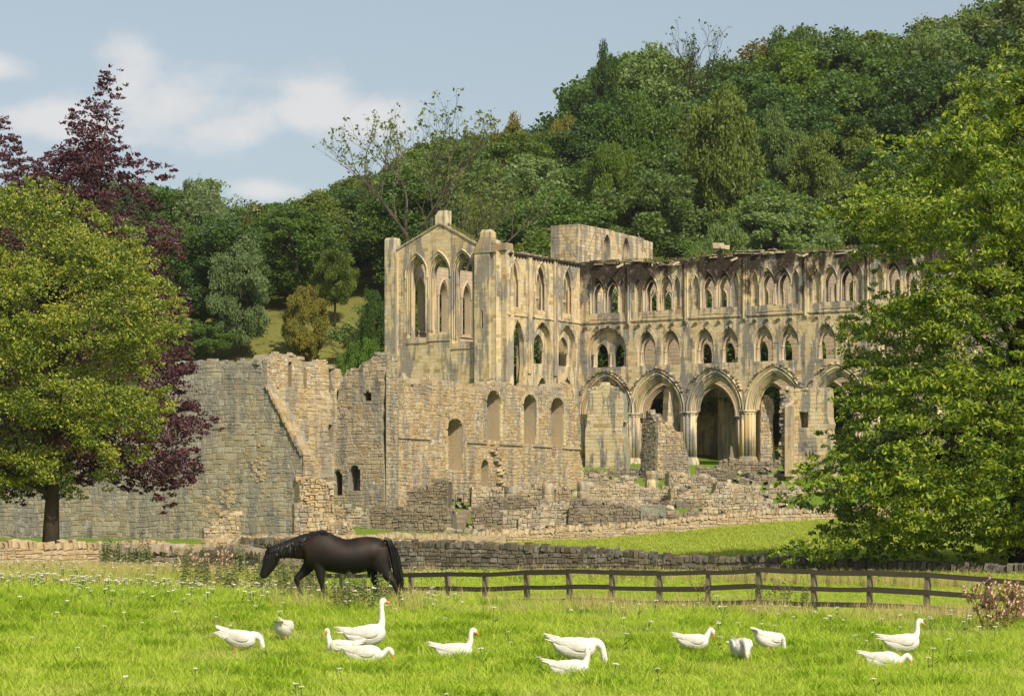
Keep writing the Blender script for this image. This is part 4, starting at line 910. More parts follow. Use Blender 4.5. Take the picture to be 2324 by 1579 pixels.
# low footings of the cloister ranges, each its own broken wall
for label, r, pts, Y, ang, mt in LOWS:
    vb = max(r(*p)[1] for p in pts)
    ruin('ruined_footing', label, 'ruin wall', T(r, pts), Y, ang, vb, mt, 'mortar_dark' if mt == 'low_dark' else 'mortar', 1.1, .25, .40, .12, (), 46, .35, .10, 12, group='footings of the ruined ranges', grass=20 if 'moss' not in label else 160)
EXTRA = [
    ('stepped strip of rubble left of the octagonal pedestal', rC, [(430, 1215), (660, 1215), (650, 1150), (560, 1130), (440, 1160)], 214, 14, 'low'),
    ('crumbled footing between the pedestal and the pier stump', rC, [(740, 1235), (1000, 1235), (980, 1190), (880, 1150), (760, 1190)], 211, -8, 'low_dark'),
    ('narrow broken wall right of the little lawn', rC, [(1240, 1240), (1500, 1230), (1490, 1185), (1350, 1180), (1250, 1195)], 213, -14, 'low_dark'),
    ('low rubble bank in front of the column drums', rD, [(1560, 1290), (1880, 1290), (1870, 1250), (1720, 1235), (1570, 1255)], 188, 10, 'low'),
    ('low rubble bank behind the slatted bench', rC, [(330, 1350), (760, 1345), (740, 1300), (560, 1290), (350, 1310)], 191, 9, 'low'),
    ('broken wall foot under the last fluted column', rC, [(1330, 1130), (1640, 1125), (1620, 1090), (1560, 1080), (1350, 1108)], 222, 6, 'low_dark'),
]
for label, r, pts, Y, ang, mt in EXTRA:
    ruin('ruined_footing', label, 'ruin wall', T(r, pts), Y, ang, max(r(*p)[1] for p in pts), mt, 'mortar_dark' if mt == 'low_dark' else 'mortar', 1.1, .25, .40, .12, (), 30, .4, .14, 14, group='footings of the ruined ranges')
# a long stump right of the rubble wall, mostly behind the ash tree
ruin('ruined_footing', 'long low rubble wall running behind the ash tree', 'ruin wall', [(1740, 1165), (2130, 1165), (2120, 1130), (1980, 1112), (1860, 1108), (1745, 1105)], 205, -5, 1165, 'low', 'mortar', 1.0, .26, .42, .12, (), 40, .3, .1, 8, group='footings of the ruined ranges')
# steps, pedestal, drums
W_ST = Wall.at(rD(980, 1420)[0], 182, -8, rD(980, 1420)[1])
st_ = tag(W_ST.place(empty('stone_steps')), 'worn flight of stone steps between dark footings', 'steps')
for k in range(7):
    s0, t = W_ST.st(*rD(945 + k * 3, 1420 - k * 19)); s1, _ = W_ST.st(*rD(1020 + k * 4, 1420)); MB().box(s0, s1, k * .28, k * .28 + .4, -.3 + t, t + .28).build('step', M['low_dark'], st_)
def drum(label, x0, x1, yt, yb, Y, r=rD):
    c = P(*r((x0 + x1) / 2, yb), Y); R0 = (r(x1, yb)[0] - r(x0, yb)[0]) / 2 / F * Y; h = (r(x0, yb)[1] - r(x0, yt)[1]) / F * Y
    o = empty('column_drum', c); tag(o, label, 'column stump', 'column drums by the lancet wall'); n = max(1, round(h / .75))
    for k in range(n):
        a, b = -(.4 if k == 0 else 0) + h * k / n, h * (k + 1) / n; MB().lathe([(R0 * .97, a + .012), (R0, a + .04), (R0 * .99, (a + b) / 2), (R0, b - .04), (R0 * .95, b - .008)], 18).build('drum_block', M['range'], o, True)
    return o
drum('broad column drum in front of the second lancet', 1332, 1430, 1103, 1215, 197)
drum('taller column drum at the end of the ashlar screen', 1612, 1702, 1085, 1245, 198)
drum('thick weathered column drum beyond the end of the lancet wall', 1873, 1968, 1072, 1205, 197)
pc = P(*rC(725, 1150), 219); ped = tag(empty('pedestal', pc), 'octagonal moulded stone pedestal before the rubble pier', 'pedestal'); k_ = 219 / F / 1.7877 / 1.7625
MB().lathe([(46 * k_, -.4), (46 * k_, 30 * k_), (42 * k_, 36 * k_), (42 * k_, 48 * k_)], 8).build('pedestal_base', M['ashlar_gable'], ped)
MB().lathe([(40 * k_, 48 * k_), (44 * k_, 56 * k_), (52 * k_, 78 * k_), (55 * k_, 84 * k_), (55 * k_, 110 * k_)], 8).build('pedestal_top', M['range'], ped)

# ------------------------------------------------------------------ dry-stone field walls
def drystone(label, top, Y0, Y1, h, mat, core, bh=.17, bw=.30, cop=.30, nobj=160, th=.55, lean=.35, vb=None, cop_h=.24):
    """wall along a traced top line; Y goes linearly with u from the first to the last point; stands on the ground"""
    p0, p1 = P(*top[0], Y0), P(*top[-1], Y1); ang = math.degrees(math.atan2(p1.y - p0.y, p1.x - p0.x))
    W = Wall((p0.x, p0.y), ang, 0.0); tp = W.poly(top); L = tp[-1][0]
    g = [gz(W.O[0] + W.d[0] * L * f, W.O[1] + W.d[1] * L * f) for f in np.linspace(0, 1, 9)]
    bot = [(L * f, z - .15) for f, z in zip(np.linspace(0, 1, 9), g)]
    body = [(s, t - cop_h) for s, t in tp]
    poly = bot + body[::-1]
    o = W.place(link('drystone_wall', core_mesh('drystone_wall', [poly], 0, th), None, M[core])); tag(o, label, 'stone wall', 'dry-stone field walls')
    set_stones(lay([poly], bh, bw, .3), o, M[mat], 0, .07, .010, .5, True, nobj, jit=.06)
    s = 0.0; me = [unit_stone(M[mat], k, True) for k in range(6)]; nb = 0; ins = []
    while s < L - .1:
        w = random.uniform(.6, 1.35) * cop * .62; f = s + w / 2
        t = np.interp(f, [p[0] for p in tp], [p[1] for p in tp])
        c = link('coping_stone', me[random.randrange(6)], o); hh = cop_h * random.uniform(.8, 1.45)
        c.location = (f, th * .5, t - cop_h + hh * .45); c.scale = (w * 1.04, th * random.uniform(.5, .68), hh); c.rotation_euler = (random.uniform(-.1, .1), random.uniform(-.1, .1) + lean * random.uniform(.4, 1.0), random.uniform(-.1, .1))
        s += w
    return o, W
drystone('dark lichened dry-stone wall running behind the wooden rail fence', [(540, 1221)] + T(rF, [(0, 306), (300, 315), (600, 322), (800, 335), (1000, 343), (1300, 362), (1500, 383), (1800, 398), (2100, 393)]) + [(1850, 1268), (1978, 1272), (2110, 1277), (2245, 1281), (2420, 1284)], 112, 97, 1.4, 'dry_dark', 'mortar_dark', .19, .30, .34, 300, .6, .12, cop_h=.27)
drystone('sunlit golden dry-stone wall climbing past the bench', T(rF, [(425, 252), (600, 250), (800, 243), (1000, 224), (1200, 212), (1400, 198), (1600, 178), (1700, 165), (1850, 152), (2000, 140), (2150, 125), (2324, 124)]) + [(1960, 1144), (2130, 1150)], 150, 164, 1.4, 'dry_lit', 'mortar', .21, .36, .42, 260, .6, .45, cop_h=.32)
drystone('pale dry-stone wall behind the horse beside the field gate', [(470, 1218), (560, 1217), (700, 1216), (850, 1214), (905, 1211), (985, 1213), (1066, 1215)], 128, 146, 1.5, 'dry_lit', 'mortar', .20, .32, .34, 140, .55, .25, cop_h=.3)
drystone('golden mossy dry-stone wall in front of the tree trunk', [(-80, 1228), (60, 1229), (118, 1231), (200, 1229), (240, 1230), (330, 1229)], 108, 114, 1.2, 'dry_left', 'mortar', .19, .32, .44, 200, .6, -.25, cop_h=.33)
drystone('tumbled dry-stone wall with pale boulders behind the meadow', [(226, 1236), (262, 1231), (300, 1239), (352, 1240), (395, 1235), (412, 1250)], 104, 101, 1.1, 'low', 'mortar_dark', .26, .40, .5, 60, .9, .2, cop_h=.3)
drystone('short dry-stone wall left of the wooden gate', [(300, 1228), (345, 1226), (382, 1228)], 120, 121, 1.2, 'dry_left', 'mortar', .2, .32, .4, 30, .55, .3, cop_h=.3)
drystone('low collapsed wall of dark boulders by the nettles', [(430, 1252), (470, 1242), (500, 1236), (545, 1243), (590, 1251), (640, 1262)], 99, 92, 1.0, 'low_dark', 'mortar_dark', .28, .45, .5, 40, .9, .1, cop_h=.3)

# ------------------------------------------------------------------ timber: fence, gates, bench, handrail
def wood_mat(name, col, moss=.3):
    m, t = new_mat(name); g = N(t, 'ShaderNodeTexCoord').outputs['Object']; pos = N(t, 'ShaderNodeNewGeometry').outputs['Position']
    gr = NOISE(t, MAPV(t, g, (1.2, 22, 22)), 2.0, 5, .65); c = RAMP(t, gr, [tuple(x * .55 for x in col), col, tuple(x * 1.5 for x in col)])
    c = MIX(t, SMOOTH(t, NOISE(t, pos, 2.6, 5, .65), .5, .68, 0, moss), c, (.085, .095, .05)); finish(t, c, .85, gr, .5, .01, .15); return m
M['rail'] = wood_mat('dark_weathered_rail', (.078, .064, .047)); M['post'] = wood_mat('weathered_post', (.19, .155, .11), .45); M['gate'] = wood_mat('silvery_gate_wood', (.36, .29, .19), .1); M['bench'] = wood_mat('silver_teak', (.20, .205, .175), .1)
fu = [933, 1015, 1102, 1195, 1291, 1390, 1498, 1609, 1723, 1847, 1975, 2107, 2243, 2384]
ft = [1298, 1297, 1297, 1293, 1290, 1291, 1294, 1292, 1286, 1290, 1292, 1297, 1307, 1318]
yf = lambda i: 76.0 / (1 + i * (76.0 / 60 - 1) / 12.0)
fpos = []
for i, (u, v) in enumerate(zip(fu, ft)): fpos.append(P(u, v, yf(i)))
dx_ = fpos[0] - fpos[1]; fpos = [fpos[0] + dx_ * 3.1 * 1.0 + Vector((0, 0, .0)), fpos[0] + dx_ * 2.05, fpos[0] + dx_ * 1.02] + fpos
fence = tag(empty('rail_fence', (fpos[0].x, fpos[0].y, gz(fpos[0].x, fpos[0].y))), 'dark weathered post-and-rail fence crossing behind the geese', 'fence')
fo = fence.location
for i, p in enumerate(fpos):
    g = gz(p.x, p.y); w = .055 + random.uniform(-.006, .006); mb = MB(); mb.box(-w, w, -.07, .07, g - .4 - p.z, 0); mb.add([(-w, -.07, 0), (w, -.07, 0), (w, .07, .015), (-w, .07, .015)], [(0, 1, 2, 3)])
    o = mb.build('post', M['post'], fence); o.location = p - fo; o.rotation_euler = (random.uniform(-.045, .045), random.uniform(-.05, .05), -.70 + random.uniform(-.1, .1))
for i in range(len(fpos) - 1):
    a, b = fpos[i], fpos[i + 1]; d = b - a; L = d.length; az = math.atan2(d.y, d.x)
    for k, dz in enumerate((.075, .49, .86)):
        a2 = a + Vector((0, 0, -dz + random.uniform(-.015, .015))); b2 = b + Vector((0, 0, -dz + random.uniform(-.015, .015))); e = b2 - a2
        mb = MB(); n = 6; hh = random.uniform(.055, .072); sg = random.uniform(-.006, .014)
        for j in range(n):
            x0, x1 = L * j / n, L * (j + 1) / n; sag0, sag1 = -sg * math.sin(math.pi * j / n), -sg * math.sin(math.pi * (j + 1) / n)
            mb.add([(x0, -.02, sag0 - hh), (x0, .02, sag0 - hh), (x0, .02, sag0 + hh), (x0, -.02, sag0 + hh), (x1, -.02, sag1 - hh), (x1, .02, sag1 - hh), (x1, .02, sag1 + hh), (x1, -.02, sag1 + hh)], [(0, 4, 7, 3), (1, 2, 6, 5), (0, 1, 5, 4), (3, 7, 6, 2)] + ([(0, 3, 2, 1)] if j == 0 else []) + ([(4, 5, 6, 7)] if j == n - 1 else []))
        o = mb.build('rail', M['rail'], fence); nrm = Vector((d.y, -d.x, 0)).normalized() * .085
        o.location = a2 - fo + nrm; o.rotation_euler = (0, -math.asin(e.z / e.length), az)
def gate(label, u0, u1, vt, vb, Y, ang):
    W = Wall.at(u0, Y, ang, vb); L = W.st(u1, vb)[0]; H = W.st(u0, vt)[1]; g = tag(W.place(empty('field_gate')), label, 'gate', 'timber field gates')
    for s in (-.12, L + .12): MB().box(s - .09, s + .09, -.09, .09, -.5, H + .15).build('gate_post', M['gate'], g)
    for k in range(5): MB().box(0, L, -.02, .02, H * (k / 4.6) + .03, H * (k / 4.6) + .13).build('gate_rail', M['gate'], g)
    for s in (.04, L - .04): MB().box(s - .05, s + .05, -.045, -.021, 0, H).build('gate_stile', M['gate'], g)
    q = math.atan2(H * .85, L * .9); MB().box(0, math.hypot(H * .85, L * .9), -.07, -.046, -.045, .045, Matrix.Translation((.05, 0, .05)) @ Matrix.Rotation(-q, 4, 'Y')).build('gate_brace', M['gate'], g)
gate('pale wooden field gate among the nettles by the mossy walls', 388, 466, 1237, 1262, 119, -4)
gate('small wooden gate between the dark wall and the golden wall', 1071, 1139, 1217, 1240, 146, 3)
bc = P(*rC(737, 1404), 172); W_BE = Wall((bc.x, bc.y), 6, bc.z); bench = tag(W_BE.place(empty('garden_bench')), 'silver-grey slatted wooden bench seen from behind over the golden wall', 'bench')
hw = (rC(825, 0)[0] - rC(655, 0)[0]) / 2 / F * 172
for k in range(13): MB().box(-hw + .1 + k * (2 * hw - .2) / 12 - .035, -hw + .1 + k * (2 * hw - .2) / 12 + .035, .0, .03, .5, 1.02).build('slat', M['bench'], bench)
MB().box(-hw, hw, -.03, .05, 1.02, 1.12).build('top_rail', M['bench'], bench); MB().box(-hw, hw, .0, .5, .42, .47).build('seat', M['bench'], bench)
for s in (-hw, hw):
    for y in (0, .5): MB().box(s - .04, s + .04, y - .04, y + .04, -.3, 1.06 if y == 0 else .68).build('leg', M['bench'], bench)
    MB().box(s - .05, s + .05, -.05, .58, .68, .73).build('armrest', M['bench'], bench)
M['white'] = plain_mat('white_paint', (.72, .70, .65), .08, 8, .7)
hr = P(*rC(1430, 1125), 229); hrail = tag(empty('white_handrail', hr), 'pair of short white braced posts on the lawn before the arcade', 'post'); kq = 229 / F / 1.7877 / 1.7625
for x in (-36, 44): MB().box(x * kq - .05, x * kq + .05, -.05, .05, -.3, 48 * kq).build('post', M['white'], hrail); MB().tube([(x * kq - 26 * kq, .1, 0), (x * kq, 0, 36 * kq)], .04, 5).build('brace', M['white'], hrail)
rl = P(*rD(1030, 1232), 193); k4 = 193 / F / 1.8573 / 1.7625; ir = tag(empty('iron_railing', rl), 'thin dark iron railing between footings before the lancet wall', 'railing'); M['iron'] = plain_mat('iron', (.03, .03, .03), .2, 20, .5)
for x in (-60, 0, 52): MB().tube([(x * k4, 0, -.3), (x * k4, 0, 72 * k4)], .025, 5).build('upright', M['iron'], ir)
for z in (36, 70): MB().tube([(-60 * k4, 0, z * k4), (52 * k4, 0, z * k4)], .02, 5).build('rail', M['iron'], ir)

# ------------------------------------------------------------------ trees
LEAF = {
    'dark': leaf_mat('leaf_dark_green', [(0.040, 0.090, 0.014), (0.072, 0.140, 0.022), (0.110, 0.194, 0.034)], .38),
    'mid': leaf_mat('leaf_mid_green', [(0.067, 0.131, 0.016), (0.112, 0.200, 0.026), (0.162, 0.269, 0.038)], .40),
    'olive': leaf_mat('leaf_olive', [(0.099, 0.144, 0.020), (0.157, 0.213, 0.030), (0.218, 0.281, 0.044)], .40),
    'pale': leaf_mat('leaf_pale_green', [(0.112, 0.181, 0.040), (0.174, 0.263, 0.060), (0.241, 0.338, 0.085)], .40),
    'grey': leaf_mat('leaf_grey_green', [(0.106, 0.163, 0.056), (0.157, 0.225, 0.080), (0.213, 0.288, 0.110)], .36),
    'gold': leaf_mat('leaf_turning_gold', [(0.078, 0.111, 0.021), (0.182, 0.176, 0.026), (0.312, 0.240, 0.029)], .3),
    'bright': leaf_mat('leaf_bright_green', [(0.081, 0.144, 0.014), (0.138, 0.225, 0.022), (0.200, 0.292, 0.032)], .42),
    'hornbeam': leaf_mat('leaf_yellow_green', [(0.062, 0.118, 0.012), (0.146, 0.219, 0.018), (0.281, 0.326, 0.030), (0.449, 0.449, 0.070)], .36, 0),
    'copper': leaf_mat('leaf_copper', [(0.037, 0.011, 0.015), (0.078, 0.021, 0.029), (0.141, 0.041, 0.048)], .28, 0, None, .30),
    'ash': leaf_mat('leaf_ash', [(0.063, 0.131, 0.010), (0.157, 0.257, 0.016), (0.302, 0.399, 0.026), (0.475, 0.525, 0.045)], .40, 0),
}
def leaf_cloud(name, C, size, aspect=.55, up=.7, droop=0.0, r=rng):
    """one folded-diamond leaf spray at each point of C"""
    n = len(C); nrm = r.normal(size=(n, 3)) + np.array([0, -.25, up]); nrm /= np.linalg.norm(nrm, axis=1)[:, None]
    t = r.normal(size=(n, 3)); t[:, 2] -= droop; t -= (t * nrm).sum(1)[:, None] * nrm; t /= np.linalg.norm(t, axis=1)[:, None]
    b = np.cross(nrm, t); L = (size * r.uniform(.6, 1.4, n))[:, None]; w = L * aspect * .5
    V = np.stack([C - t * L * .5, C + b * w - nrm * L * .06 - t * L * .05, C + t * L * .5 - nrm * L * .1, C - b * w - nrm * L * .06 - t * L * .05], 1).reshape(-1, 3)
    return mesh_np(name, V, np.arange(4 * n, dtype=np.int32).reshape(-1, 4))
def in_poly(pts, poly):
    x, y = pts[:, 0], pts[:, 1]; c = np.zeros(len(pts), bool); n = len(poly)
    for i in range(n):
        (x0, y0), (x1, y1) = poly[i], poly[(i + 1) % n]
        if y0 == y1: continue
        c ^= ((y0 > y) != (y1 > y)) & (x < (x1 - x0) * (y - y0) / (y1 - y0) + x0)
    return c
def edge_dist(pts, poly):
    d = np.full(len(pts), 1e9); n = len(poly)
    for i in range(n):
        a, b = np.array(poly[i]), np.array(poly[(i + 1) % n]); ab = b - a; t = np.clip(((pts - a) @ ab) / (ab @ ab + 1e-9), 0, 1); d = np.minimum(d, np.linalg.norm(pts - (a + t[:, None] * ab), axis=1))
    return d
def traced_crown(uv, Y, n, rc, thin=(), depth=1.0, flat=.55, gap=-.9):
    """clump centres filling a crown whose silhouette was surveyed; the crown is as deep as it is wide"""
    poly = [((u - CU) / F * Y, CZ + (HV - v) / F * Y) for u, v in uv]; a = np.array(poly); lo, hi = a.min(0), a.max(0); out = []
    th = [[((u - CU) / F * Y, CZ + (HV - v) / F * Y) for u, v in t] for t in thin]
    while sum(map(len, out)) < n:
        p = rng.uniform(lo, hi, (n * 2, 2)); p = p[in_poly(p, poly)]
        for t in th: p = p[~in_poly(p, t) | (rng.random(len(p)) < .14)]
        out.append(p)
    p = np.concatenate(out)[:n]; D = edge_dist(p, poly); Rm = min(D.max(), .28 * (hi[0] - lo[0]) + 2); Dc = np.minimum(D, Rm)
    h = depth * np.sqrt(Dc * (2 * Rm - Dc)); y = h * rng.uniform(0, 1, n) ** .45 * np.where(rng.random(n) < .64, -1, 1)
    C = np.c_[p[:, 0], Y + y, p[:, 1]]
    # boughs: leafy shelves with open, shaded gaps between them
    q = C * np.array([.85, .85, 1.25]); w = np.sin(q[:, 0] + 1.3 * np.sin(q[:, 1] * .8 + 1) + .6 * q[:, 2]) + np.sin(1.4 * q[:, 1] - .9 * q[:, 2] + 2 * np.sin(.5 * q[:, 0])) + 1.2 * np.sin(1.5 * q[:, 2] + 1.1 * np.sin(.7 * q[:, 0] + .9 * q[:, 1]))
    k = w > gap; return C[k], D[k]
def clump_leaves(C, per, rc, flat=.5, r=rng):
    k = r.poisson(per, len(C)) if np.isscalar(per) else r.poisson(per)
    idx = np.repeat(np.arange(len(C)), k); o = r.normal(size=(len(idx), 3)); o /= np.linalg.norm(o, axis=1)[:, None]
    sc = (rc if np.isscalar(rc) else rc[idx])
    o *= (r.uniform(0, 1, len(idx)) ** .5 * sc)[:, None] if not np.isscalar(sc) else (r.uniform(0, 1, len(idx)) ** .5)[:, None] * sc
    o[:, 2] *= flat; return C[idx] + o
def limb(mb, a, b, r0, r1, seg=5, sag=.15, n=6):
    a, b = Vector(a), Vector(b); L = (b - a).length; pts = []; j = Vector((random.uniform(-1, 1), random.uniform(-1, 1), 0)) * L * .07
    for i in range(n + 1):
        f = i / n; p = a.lerp(b, f); p.z += sag * L * math.sin(math.pi * f) * (1 - .3 * f); p += j * math.sin(math.pi * f * 1.6) + Vector((random.uniform(-1, 1), random.uniform(-1, 1), random.uniform(-1, 1))) * L * .018 * (0 < i < n); pts.append(p)
    mb.tube(pts, [r0 + (r1 - r0) * (i / n) for i in range(n + 1)], seg)
    return pts
def big_tree(name, label, uv, Y, base_u, mat, n, per, rc, lsize, aspect, trunk_r, trunk_uv, bark='bark', thin=(), group=None, flat=.5, droop=0.0, nl=46, up=.7, wisp=None, gap=-.9):
    C, D = traced_crown(uv, Y, n, rc, thin, gap=gap)
    bx = (base_u - CU) / F * Y; base = Vector((bx, Y, gz(bx, Y))); root = empty(name, base); tag(root, label, 'tree', group)
    pc = per * rng.uniform(.45, 1.6, len(C)); rcs = rc * rng.uniform(.55, 1.35, len(C)) * np.clip(D / 1.3, .4, 1); pc *= np.clip(D / 1.0, .35, 1)
    if wisp: pc *= np.clip((wisp[0] - C[:, 2]) / wisp[1], .55, 1)
    Lv = clump_leaves(C, pc, rcs, flat) - np.array(base)
    link('crown', leaf_cloud('crown', Lv, lsize, aspect, up, droop), root, LEAF[mat])
    pts = [P(u, v, Y) - base for u, v in trunk_uv]; pts[0].z = -.3; mb = MB(); k = len(pts)
    mb.tube(pts, [trunk_r * (1.25 if i == 0 else 1) * (1 - i / (k - 1)) ** 1.25 + .03 for i in range(k)], 10); mb.build('trunk', M[bark], root, True)
    mb = MB(); order = [i for i in np.argsort(rng.random(len(C))) if D[i] > 1.1][:nl]
    for i in order:
        t = C[i] - np.array(base); lowest = .16 * pts[-1].z; cand = [p for p in pts if lowest < p.z < t[2] + .5] or [min(pts, key=lambda p: abs(p.z - lowest * 1.3))]; a = min(cand, key=lambda p: abs(p.z - (t[2] - np.hypot(t[0] - p.x, t[1]) * .5)))
        q = limb(mb, a, t, trunk_r * .32, .03, 5, .10, 7)
        for _ in range(3):
            s = q[random.randrange(2, 6)]; e = s + Vector((random.uniform(-1, 1), random.uniform(-1, 1), random.uniform(-.3, .8))) * random.uniform(1.0, 2.4); limb(mb, s, e, .05, .015, 4, .1, 4)
    tag(mb.build('branches', M[bark], root), kind='stuff')
    return root
ASH_UV = [(2300, 80), (2258, 115), (2215, 130), (2160, 165), (2120, 192), (2165, 250), (2120, 270), (2080, 315), (2030, 300), (1985, 312), (2005, 345), (1955, 380), (1975, 405), (1915, 440), (1855, 486), (1890, 510), (1870, 535), (1935, 560), (1915, 600), (1985, 610), (1960, 690), (1930, 715), (1893, 742), (1912, 775), (1895, 805), (1935, 850), (1905, 880), (1868, 905), (1895, 940), (1850, 985), (1885, 1005), (1830, 1040), (1745, 1105), (1762, 1145), (1835, 1150), (1880, 1178), (1838, 1195), (1800, 1222), (1738, 1255), (1765, 1280), (1850, 1288), (1930, 1268), (2010, 1282), (2100, 1262), (2200, 1275), (2330, 1268), (2450, 1285), (2600, 1270), (2700, 900), (2660, 500), (2500, 150), (2400, 60)]
big_tree('ash_tree', 'big bright green ash tree overhanging the rail fence', ASH_UV, 101, 2332, 'ash', 5400, 58, .62, .20, .42, .62,
         [(2332, 1300), (2320, 1200), (2330, 1000), (2318, 850), (2325, 700), (2300, 560), (2290, 420), (2310, 250), (2300, 150)], thin=[[(1962, 618), (2050, 595), (2075, 640), (2055, 688), (1988, 702)]], droop=.5, flat=.45, nl=46, up=1.0, gap=-1.15)
GRN_UV = [(0, 432), (55, 402), (110, 410), (165, 428), (215, 468), (255, 500), (302, 503), (338, 530), (345, 580), (365, 622), (398, 650), (420, 700), (426, 745), (388, 790), (372, 830), (388, 870), (392, 930), (368, 965), (338, 1000), (335, 1045), (300, 1058), (262, 1085), (245, 1112), (215, 1080), (180, 1072), (165, 1095), (192, 1128), (140, 1140), (100, 1122), (85, 1105), (40, 1128), (0, 1142), (-140, 1120), (-220, 900), (-200, 600), (-120, 450)]
big_tree('hornbeam_tree', 'rounded yellow-green tree with a short dark trunk behind the field wall', GRN_UV, 124, 116, 'hornbeam', 3000, 72, .74, .16, .55, .36,
         [(114, 1240), (118, 1130), (122, 1000), (120, 850), (110, 700), (100, 560), (95, 480)], flat=.55, droop=.35, nl=40, gap=-.55, thin=[[(145, 1040), (230, 1020), (240, 1070), (165, 1095)], [(20, 950), (90, 930), (90, 1000), (30, 1010)]])
COP_UV = [(252, 152), (292, 160), (285, 205), (262, 240), (292, 262), (262, 300), (300, 330), (318, 352), (395, 382), (392, 402), (330, 420), (352, 450), (378, 482), (402, 520), (426, 565), (405, 592), (362, 585), (400, 640), (432, 690), (440, 760), (424, 800), (452, 835), (432, 865), (470, 930), (516, 968), (480, 986), (442, 1000), (466, 1060), (448, 1102), (402, 1108), (398, 1170), (372, 1182), (350, 1130), (280, 1112), (240, 1080), (60, 1160), (0, 1130), (-120, 1000), (-180, 700), (-60, 420), (0, 392), (-20, 330), (-30, 250), (2, 255), (28, 292), (50, 335), (70, 360), (112, 352), (150, 310), (120, 290), (160, 268), (150, 245), (200, 232), (225, 210), (232, 175)]
big_tree('copper_beech', 'dark purple copper beech rising behind the rounded yellow-green tree', COP_UV, 142, 116, 'copper', 3600, 52, .75, .19, .55, .34,
         [(116, 1235), (122, 1050), (180, 800), (212, 600), (222, 420), (235, 320), (248, 250)], bark='bark_pale', flat=.40, nl=70, gap=-1.6, wisp=(32.0, 9.0))

# hillside wood: a few grown crowns, copied tree by tree
def crown_variant(k):
    r = np.random.default_rng(100 + k); kind = k % 5
    n = 110; d = r.normal(size=(n, 3)); d /= np.linalg.norm(d, axis=1)[:, None]; rad = r.uniform(.45, 1, n) ** .6
    sx, sz = ((.34, .42), (.42, .36), (.27, .46), (.36, .44), (.50, .34))[kind]
    C = d * rad[:, None] * np.array([sx, sx, sz]); C[:, 2] += (.56, .60, .54, .55, .46)[kind]
    # uneven outline: whole boughs pushed out or missing
    ph = r.uniform(0, 6.28, 4); a = np.arctan2(C[:, 1], C[:, 0]); f = 1 + .22 * np.sin(3 * a + ph[0] + 5 * C[:, 2]) + .15 * np.sin(5 * a + ph[1] - 7 * C[:, 2]); C[:, :2] *= f[:, None]
    C = C[C[:, 2] > (.18 if kind != 4 else .08)]
    rc = r.uniform(.06, .125, len(C)); L = clump_leaves(C, 265, rc, .68, r)
    ex = C[r.random(len(C)) < .25] * np.array([1.12, 1.12, 1.06]); L = np.concatenate([L, clump_leaves(ex, 26, .07, .6, r)])
    me = leaf_cloud('crown', L, .0245, .62, .6, .2, r); me.materials.append(LEAF['mid'])
    mb = MB(); mb.tube([(0, 0, -.06), (.005, .005, .2), (-.01, .01, .45), (.01, 0, .78)], [.026, .020, .014, .004], 6)
    for i in range(8):
        t = C[r.integers(len(C))]; limb(mb, (0, 0, max(.16, t[2] - .22)), t, .009, .002, 4, .05, 4)
    tm = mesh_pd('trunk', mb.V, mb.F); tm.materials.append(M['bark'])
    return me, tm
VAR = [crown_variant(k) for k in range(10)]
def hill_tree(x, y, h, wid, pal, k, label, group=None, name='hill_tree', lift=0.0):
    root = empty(name, (x, y, gz(x, y) - .2 + lift), random.uniform(0, 6.28)); root.scale = (wid, wid, h); tag(root, label, 'tree', group)
    me, tm = VAR[k]; c = link('crown', me, root); c.material_slots[0].link = 'OBJECT'; c.material_slots[0].material = LEAF[pal]; link('trunk', tm, root)
    return root
SKY = [(-200, 420), (360, 412), (430, 420), (470, 448), (540, 458), (610, 448), (690, 432), (760, 392), (850, 372), (900, 330), (960, 318), (1080, 285), (1160, 285), (1250, 270), (1308, 240), (1322, 190), (1345, 140), (1390, 112), (1450, 103), (1540, 120), (1600, 140), (1690, 128), (1760, 76), (1850, 58), (1950, 62), (2020, 78), (2100, 34), (2170, 24), (2230, -6), (2324, -50), (2700, -140)]
sky_v = lambda u: np.interp(u, [a for a, _ in SKY], [b for _, b in SKY])
def top_u(x, y): return CU + F * x / y
def top_v(x, y, z): return HV - F * (z - CZ) / y
ZONES = [(520, 'above the copper beech'), (880, 'above the grey range wall'), (1130, 'behind the gable'), (1320, 'right of the gable'), (1560, 'above the tower stump'), (1800, 'above the presbytery'), (2080, 'left of the ash tree top'), (9999, 'behind the top of the ash tree')]
PALN = {'dark': 'dark green', 'mid': 'mid-green', 'olive': 'olive-green', 'pale': 'pale green', 'grey': 'grey-green', 'gold': 'gold-tinged', 'bright': 'bright green'}
